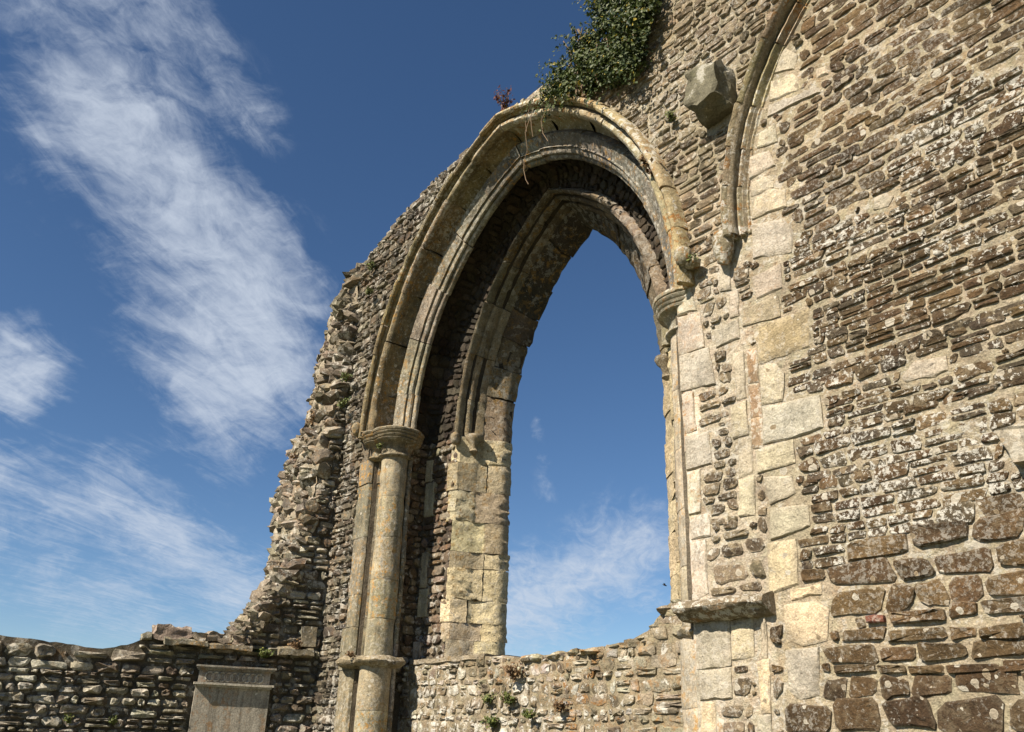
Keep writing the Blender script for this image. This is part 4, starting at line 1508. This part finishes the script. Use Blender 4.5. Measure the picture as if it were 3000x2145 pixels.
V, F = join([box(X0, XL + 0.032, 0.694, 0.871, 0.1265, 0.1298, (1, 8, 1), 0.0004), box(X0, XL + 0.038, 0.691, 0.874, 0.1298, 0.1335, (1, 8, 1), 0.0006), box(X0, XL + 0.042, 0.688, 0.877, 0.1335, 0.1375, (1, 8, 1), 0.001)])
mk('cornice', TV(V), F, M['slab'], tab, (0.33, 0.305, 0.255), 30)
for k in range(9):
    yc = 0.7225 + 0.0147 * k
    pts = [(XL + 0.0285, yc + math.cos(a) * 0.0098, 0.113 + math.sin(a) * 0.0098) for a in [2 * math.pi * q / 18 for q in range(19)]]
    V, F = tube(pts, 0.0020, 6)
    mk('frieze_ring', TV(V), F, M['slab'], fz, (0.52, 0.485, 0.40), 60)

# ---------------------------------------------------------------- plaque at the right edge
plq = thing('wall_plaque', 'pale stone plaque fixed to the brown rubble wall at the right edge', 'plaque', W((-0.25, 0.99, 0.1)))
V, F = poly_block([(-0.4115, 0.3315), (-0.10, 0.346), (-0.10, 0.262), (-0.3985, 0.2915)], placeP, 0.020, bevel=0.0012)
mk('plaque_slab', V, F, M['plaque'], plq, (0.36, 0.32, 0.245), 30)
V, F = poly_block([(-0.385, 0.322), (-0.115, 0.335), (-0.115, 0.274), (-0.378, 0.299)], lambda u, v, d: placeP(u, v, d + 0.0195), 0.0025, sink=0.0, bevel=0.001)
mk('plaque_panel', V, F, M['plaque'], plq, (0.33, 0.295, 0.23), 30)

# ---------------------------------------------------------------- plants


def leaves(points, size, sizej=0.4, up=0.3):
    """small two-sided leaves, each a folded pair of triangles (four corners + midrib)"""
    V, F = [], []
    for p, nrm in points:
        n = (Vector(nrm) + Vector((rng.uniform(-1, 1), rng.uniform(-1, 1), rng.uniform(-1, 1))) * 0.75).normalized()
        x = n.orthogonal().normalized()
        x = (Matrix.Rotation(rng.uniform(0, 6.28), 3, n) @ x)
        y = n.cross(x)
        s = size * rng.uniform(1 - sizej, 1 + sizej)
        b = len(V)
        P = Vector(p)
        for q in (P - y * s * .6, P + x * s * .42 - y * s * .1 + n * s * .12, P + y * s * .6, P - x * s * .42 - y * s * .1 + n * s * .12):
            V.append(tuple(q))
        F.append((b, b + 1, b + 2)); F.append((b, b + 2, b + 3))
    return V, F


ivy = thing('ivy', 'dense dark green ivy hanging over the broken wall top beside the arch', 'ivy', W((-1.05, 1.0, 1.3)))
IVY = [(-1.02, 1.56), (-0.90, 1.46), (-0.875, 1.345), (-0.88, 1.275), (-0.915, 1.235), (-0.955, 1.205), (-1.0, 1.225), (-1.08, 1.255), (-1.16, 1.285), (-1.205, 1.325), (-1.19, 1.355), (-1.14, 1.38), (-1.06, 1.395)]
clumps = []
while len(clumps) < 190:
    x, z = rng.uniform(-1.26, -0.85), rng.uniform(1.18, 1.54)
    if inpoly((x, z), IVY):
        clumps.append((x, z, rng.uniform(0.010, 0.028), rng.uniform(0.0, 0.03)))
pts = []
for (x, z, r, dp) in clumps:
    for q in range(int(135 * (r / 0.025) ** 2)):
        v = Vector((rng.gauss(0, 1), rng.gauss(0, 1), rng.gauss(0, 1))).normalized()
        rr = r * rng.uniform(0.5, 1.2)
        y = 0.985 - dp
        pts.append(((x + v.x * rr, y + v.y * rr * 0.9, z + v.z * rr), (v.x, v.y - 0.5, v.z + 0.4)))
# foliage on top of the wall behind the edge
for q in range(1600):
    x = rng.uniform(-1.18, -0.88)
    zt = lerp_table([(-1.25, 1.34), (-1.1, 1.40), (-1.0, 1.52), (-0.86, 1.56)], x)
    v = Vector((rng.gauss(0, 1), rng.gauss(0, 1), rng.gauss(0, 1))).normalized()
    pts.append(((x, rng.uniform(0.95, 1.15), zt - 0.03 * rng.random()), (v.x, v.y, v.z + 0.6)))
# trailing sprays
for q in range(60):
    x, z = rng.choice([(-1.21, 1.34), (-1.17, 1.38), (-1.10, 1.40), (-1.04, 1.48), (-1.19, 1.30), (-1.15, 1.28), (-1.05, 1.25), (-0.98, 1.21), (-0.93, 1.22), (-0.89, 1.26), (-0.88, 1.35)])
    dx, dz, dy = rng.uniform(-0.06, 0.04), rng.uniform(-0.07, 0.06), rng.uniform(-0.04, 0)
    for k in range(16):
        t = k / 15
        pts.append(((x + dx * t + rng.uniform(-.004, .004), 0.965 + dy * t, z + dz * t - 0.02 * t * t + rng.uniform(-.004, .004)), (0, -1, 0.3)))
V, F = leaves(pts, 0.0064, 0.6)
mk('foliage', V, F, M['ivy'], ivy, smooth=0, kind='stuff')
for q in range(12):
    x = rng.uniform(-1.2, -0.9)
    path = [(x + 0.01 * math.sin(k * 1.3 + q), 0.98 - 0.012 * rng.random(), 1.24 + 0.025 * k + rng.uniform(-.005, .005) + (0.0 if x > -1.1 else 0.02)) for k in range(8)]
    V, F = tube(path, [0.0035 - 0.0003 * k for k in range(8)], 5)
    mk('stem', V, F, M['stem'], ivy, smooth=60)
for path in ([(-1.2292, 0.95, 1.285), (-1.23, 0.945, 1.26), (-1.2262, 0.945, 1.23), (-1.224, 0.948, 1.205)], [(-1.175, 0.95, 1.262), (-1.19, 0.943, 1.225), (-1.186, 0.945, 1.19), (-1.170, 0.947, 1.160)],
             [(-1.272, 0.975, 1.30), (-1.268, 0.96, 1.25), (-1.2714, 0.97, 1.2077), (-1.282, 0.97, 1.185), (-1.2825, 0.97, 1.16), (-1.274, 0.97, 1.13), (-1.2642, 0.97, 1.1127)], [(-1.25, 0.955, 1.30), (-1.255, 0.95, 1.262), (-1.25, 0.95, 1.235)]):
    V, F = tube(path, 0.0008, 5)
    mk('tendril', V, F, M['stem'], ivy, smooth=60)


def weed(name, label, c, h, n, mat, spread=0.5, leaf=0.006, nrm=(0, -1, 0), stemmat='stem', group=None, lean=(0, 0, 0)):
    t = thing(name, label, 'plant', W(c), group)
    pts, tubes = [], []
    for q in range(n):
        dv = Vector((rng.uniform(-1, 1) * spread, rng.uniform(-1, 1) * spread * 0.7, 1)) + Vector(nrm) * 0.25 + Vector(lean)
        dv = dv.normalized() * h * rng.uniform(0.5, 1.0)
        path = [tuple(Vector(c) + dv * t_ + Vector((0, 0, -0.18 * h * t_ * t_))) for t_ in (0, .33, .66, 1)]
        tubes.append(tube(path, [0.0011, 0.001, 0.0008, 0.0005], 4))
        for k in range(11):
            t_ = 0.2 + 0.8 * k / 10
            b = Vector(c) + dv * t_ + Vector((0, 0, -0.18 * h * t_ * t_))
            pts.append(((b.x + rng.uniform(-1, 1) * leaf, b.y + rng.uniform(-1, 1) * leaf, b.z + rng.uniform(-1, 1) * leaf), (rng.uniform(-.5, .5), -0.8, 0.5)))
    V, F = join(tubes)
    mk('stems', V, F, M[stemmat], t, smooth=60)
    V, F = leaves(pts, leaf)
    mk('leaves', V, F, M[mat], t, smooth=0, kind='stuff')
    return t


weed('red_shrub', 'small reddish shrub growing on the wall top at the arch apex', (-1.40, 1.0, 1.405), 0.085, 12, 'red_leaf', 0.5, 0.0085)
weed('weed', 'green tuft growing on the broken wall edge beside the upper left hood', (-2.012, 0.985, 1.225), 0.035, 12, 'weed', 1.0, 0.006)
weed('weed', 'green tuft on the left hood mould below the upper tuft', (-1.985, 0.97, 1.13), 0.03, 10, 'weed', 1.0, 0.006)
weed('weed', 'green tuft low on the broken wall beside the left hood stop', (-2.05, 0.965, 0.885), 0.04, 14, 'weed', 1.0, 0.006)
weed('weed', 'green tuft just above the left carved head', (-2.06, 0.965, 0.815), 0.03, 12, 'weed', 1.0, 0.006)
weed('dry_weed', 'dry brown tuft on the ragged broken end left of the capital', (-2.19, 0.945, 0.79), 0.05, 16, 'dry', 1.0, 0.006)
weed('dry_weed', 'dry brown tuft further down the ragged end', (-2.27, 0.94, 0.70), 0.05, 16, 'dry', 1.0, 0.006)
weed('dry_weed', 'dry reddish tuft on the slope above the long ledge', LP(-0.03, 0.862, 0.262), 0.03, 14, 'dry', 0.9, 0.004)
weed('dry_weed', 'dry reddish tuft above the short ledge', LP(0.02, 0.937, 0.180), 0.035, 20, 'dry', 1.2, 0.005)
weed('dry_weed', 'dry tuft standing on the slope right of the reddish tuft', LP(-0.03, 0.905, 0.275), 0.025, 12, 'dry', 0.9, 0.004)
weed('weed', 'bright yellow green clump between the two ledges on the side wall', LP(0.015, 0.862, 0.160), 0.03, 30, 'weed', 1.3, 0.0055, (1, 0, 0))
weed('weed', 'tiny green clump low on the side wall left of the tablet', LP(0.012, 0.464, 0.002), 0.018, 14, 'weed', 1.3, 0.0045, (1, 0, 0))
weed('weed', 'small green clump on the side wall nearer the tablet', LP(0.012, 0.553, 0.002), 0.018, 14, 'weed', 1.3, 0.0045, (1, 0, 0))
weed('weed', 'dark green clump in the middle of the infill wall face', (-1.46, 1.108, 0.060), 0.03, 16, 'weed', 1.2, 0.0055)
weed('weed', 'reddish green clump at the top of the infill wall', (-1.44, 1.105, 0.105), 0.045, 18, 'dry', 1.0, 0.005)
weed('weed', 'green clump on the infill wall left of the middle clump', (-1.53, 1.108, 0.065), 0.02, 12, 'weed', 1.3, 0.005)
weed('weed', 'green clump at the bottom of the infill wall', (-1.514, 1.108, 0.020), 0.025, 12, 'weed', 1.0, 0.0055)
weed('weed', 'small clump on the right half of the infill wall', (-1.30, 1.105, 0.045), 0.03, 14, 'dry', 1.0, 0.005)
weed('weed', 'tiny tuft right of the middle of the infill wall', (-1.39, 1.105, 0.035), 0.022, 12, 'weed', 1.0, 0.005)
weed('dry_weed', 'dark dry tuft against the outer edge of the right hood', (-0.905, 0.985, 0.95), 0.03, 14, 'dry', 1.0, 0.006)
weed('dry_weed', 'upper dry tuft above the right hood edge', (-0.925, 0.985, 0.985), 0.025, 12, 'dry', 1.0, 0.006)
weed('weed', 'small grey green tuft below the ivy near the corbel', (-0.862, 0.985, 1.045), 0.02, 12, 'weed', 1.0, 0.005)
weed('weed', 'tiny green tuft at the shoulder of the right carved head', (-0.822, 0.975, 0.728), 0.012, 10, 'weed', 1.0, 0.005)
weed('weed', 'little yellow green tuft on the left capital', (-1.865, 0.985, 0.655), 0.014, 10, 'weed', 1.2, 0.0045)
weed('dry_weed', 'little dry tuft on the ring of the left shaft', (-1.885, 0.975, 0.158), 0.018, 14, 'dry', 1.0, 0.004)

# tree far behind the side wall
D0 = Vector((-0.988, 0.133, 0.0))
base = D0 * 26.0
tr = thing('tree', 'dark leafy tree top just showing above the side wall at the far left', 'tree', (base.x, base.y, 0))
V, F = tube([tuple(base + Vector((0.05 * k, 0.03 * k * (-1) ** k, 0.55 * k))) for k in range(6)], [0.16, 0.14, 0.12, 0.10, 0.07, 0.04], 8)
tk = mk('trunk', V, F, M['stem'], tr, smooth=60, world=True)
for q in range(7):
    a = q * 0.9
    p0 = base + Vector((0, 0, 1.3 + 0.15 * q))
    V, F = tube([tuple(p0), tuple(p0 + Vector((math.cos(a) * .5, math.sin(a) * .5, .4))), tuple(p0 + Vector((math.cos(a) * 1.0, math.sin(a) * 1.0, .9)))], [0.05, 0.035, 0.015], 5)
    mk('limb', V, F, M['stem'], tk, smooth=60, world=True)
pts = []
for q in range(46):
    a = rng.uniform(0, 6.28)
    r = 1.15 * math.sqrt(rng.random())
    cc = base + Vector((math.cos(a) * r, math.sin(a) * r, 2.3 + rng.uniform(-0.9, 1.15) * (1 - r * 0.35)))
    for k in range(95):
        v = Vector((rng.gauss(0, 1), rng.gauss(0, 1), rng.gauss(0, 1))).normalized()
        pts.append((tuple(cc + v * rng.uniform(0.12, 0.42)), tuple(v)))
V, F = leaves(pts, 0.075)
mk('crown', V, F, M['tree_leaf'], tr, smooth=0, world=True, kind='stuff')

# small bird seen through the arch
bp = Vector((-0.6739, 0.7216, 0.1587)) * 46 + Vector((0, 0, EYE))
bird = thing('bird', 'small dark bird flying in the sky seen through the arch', 'bird', tuple(bp))
ax = Vector((0.62, 0.55, -0.25)).normalized()
lat = ax.cross(Vector((0, 0, 1))).normalized()
V, F = tube([tuple(bp + ax * t) for t in (-0.14, -0.07, -0.02, 0.04, 0.08, 0.105)], [0.006, 0.022, 0.032, 0.030, 0.022, 0.006], 8)
mk('body', V, F, M['bird'], bird, smooth=60, world=True)
for s_ in (-1, 1):
    pr = [(0.05, 0.0, 0.0), (-0.04, 0.0, 0.0), (-0.06, 0.10, 0.06), (0.02, 0.10, 0.07), (-0.10, 0.21, 0.05), (-0.06, 0.22, 0.055)]
    V = []
    for a, b, c in pr:
        for th in (0.004, -0.004):
            V.append(tuple(bp + ax * a + lat * (b * s_) + Vector((0, 0, c + th))))
    F = [(0, 2, 4, 6), (6, 4, 8, 10), (1, 7, 5, 3), (7, 11, 9, 5), (0, 6, 7, 1), (6, 10, 11, 7), (2, 3, 5, 4), (4, 5, 9, 8), (8, 9, 11, 10)]
    mk('wing', V, F, M['bird'], bird, smooth=0, world=True)
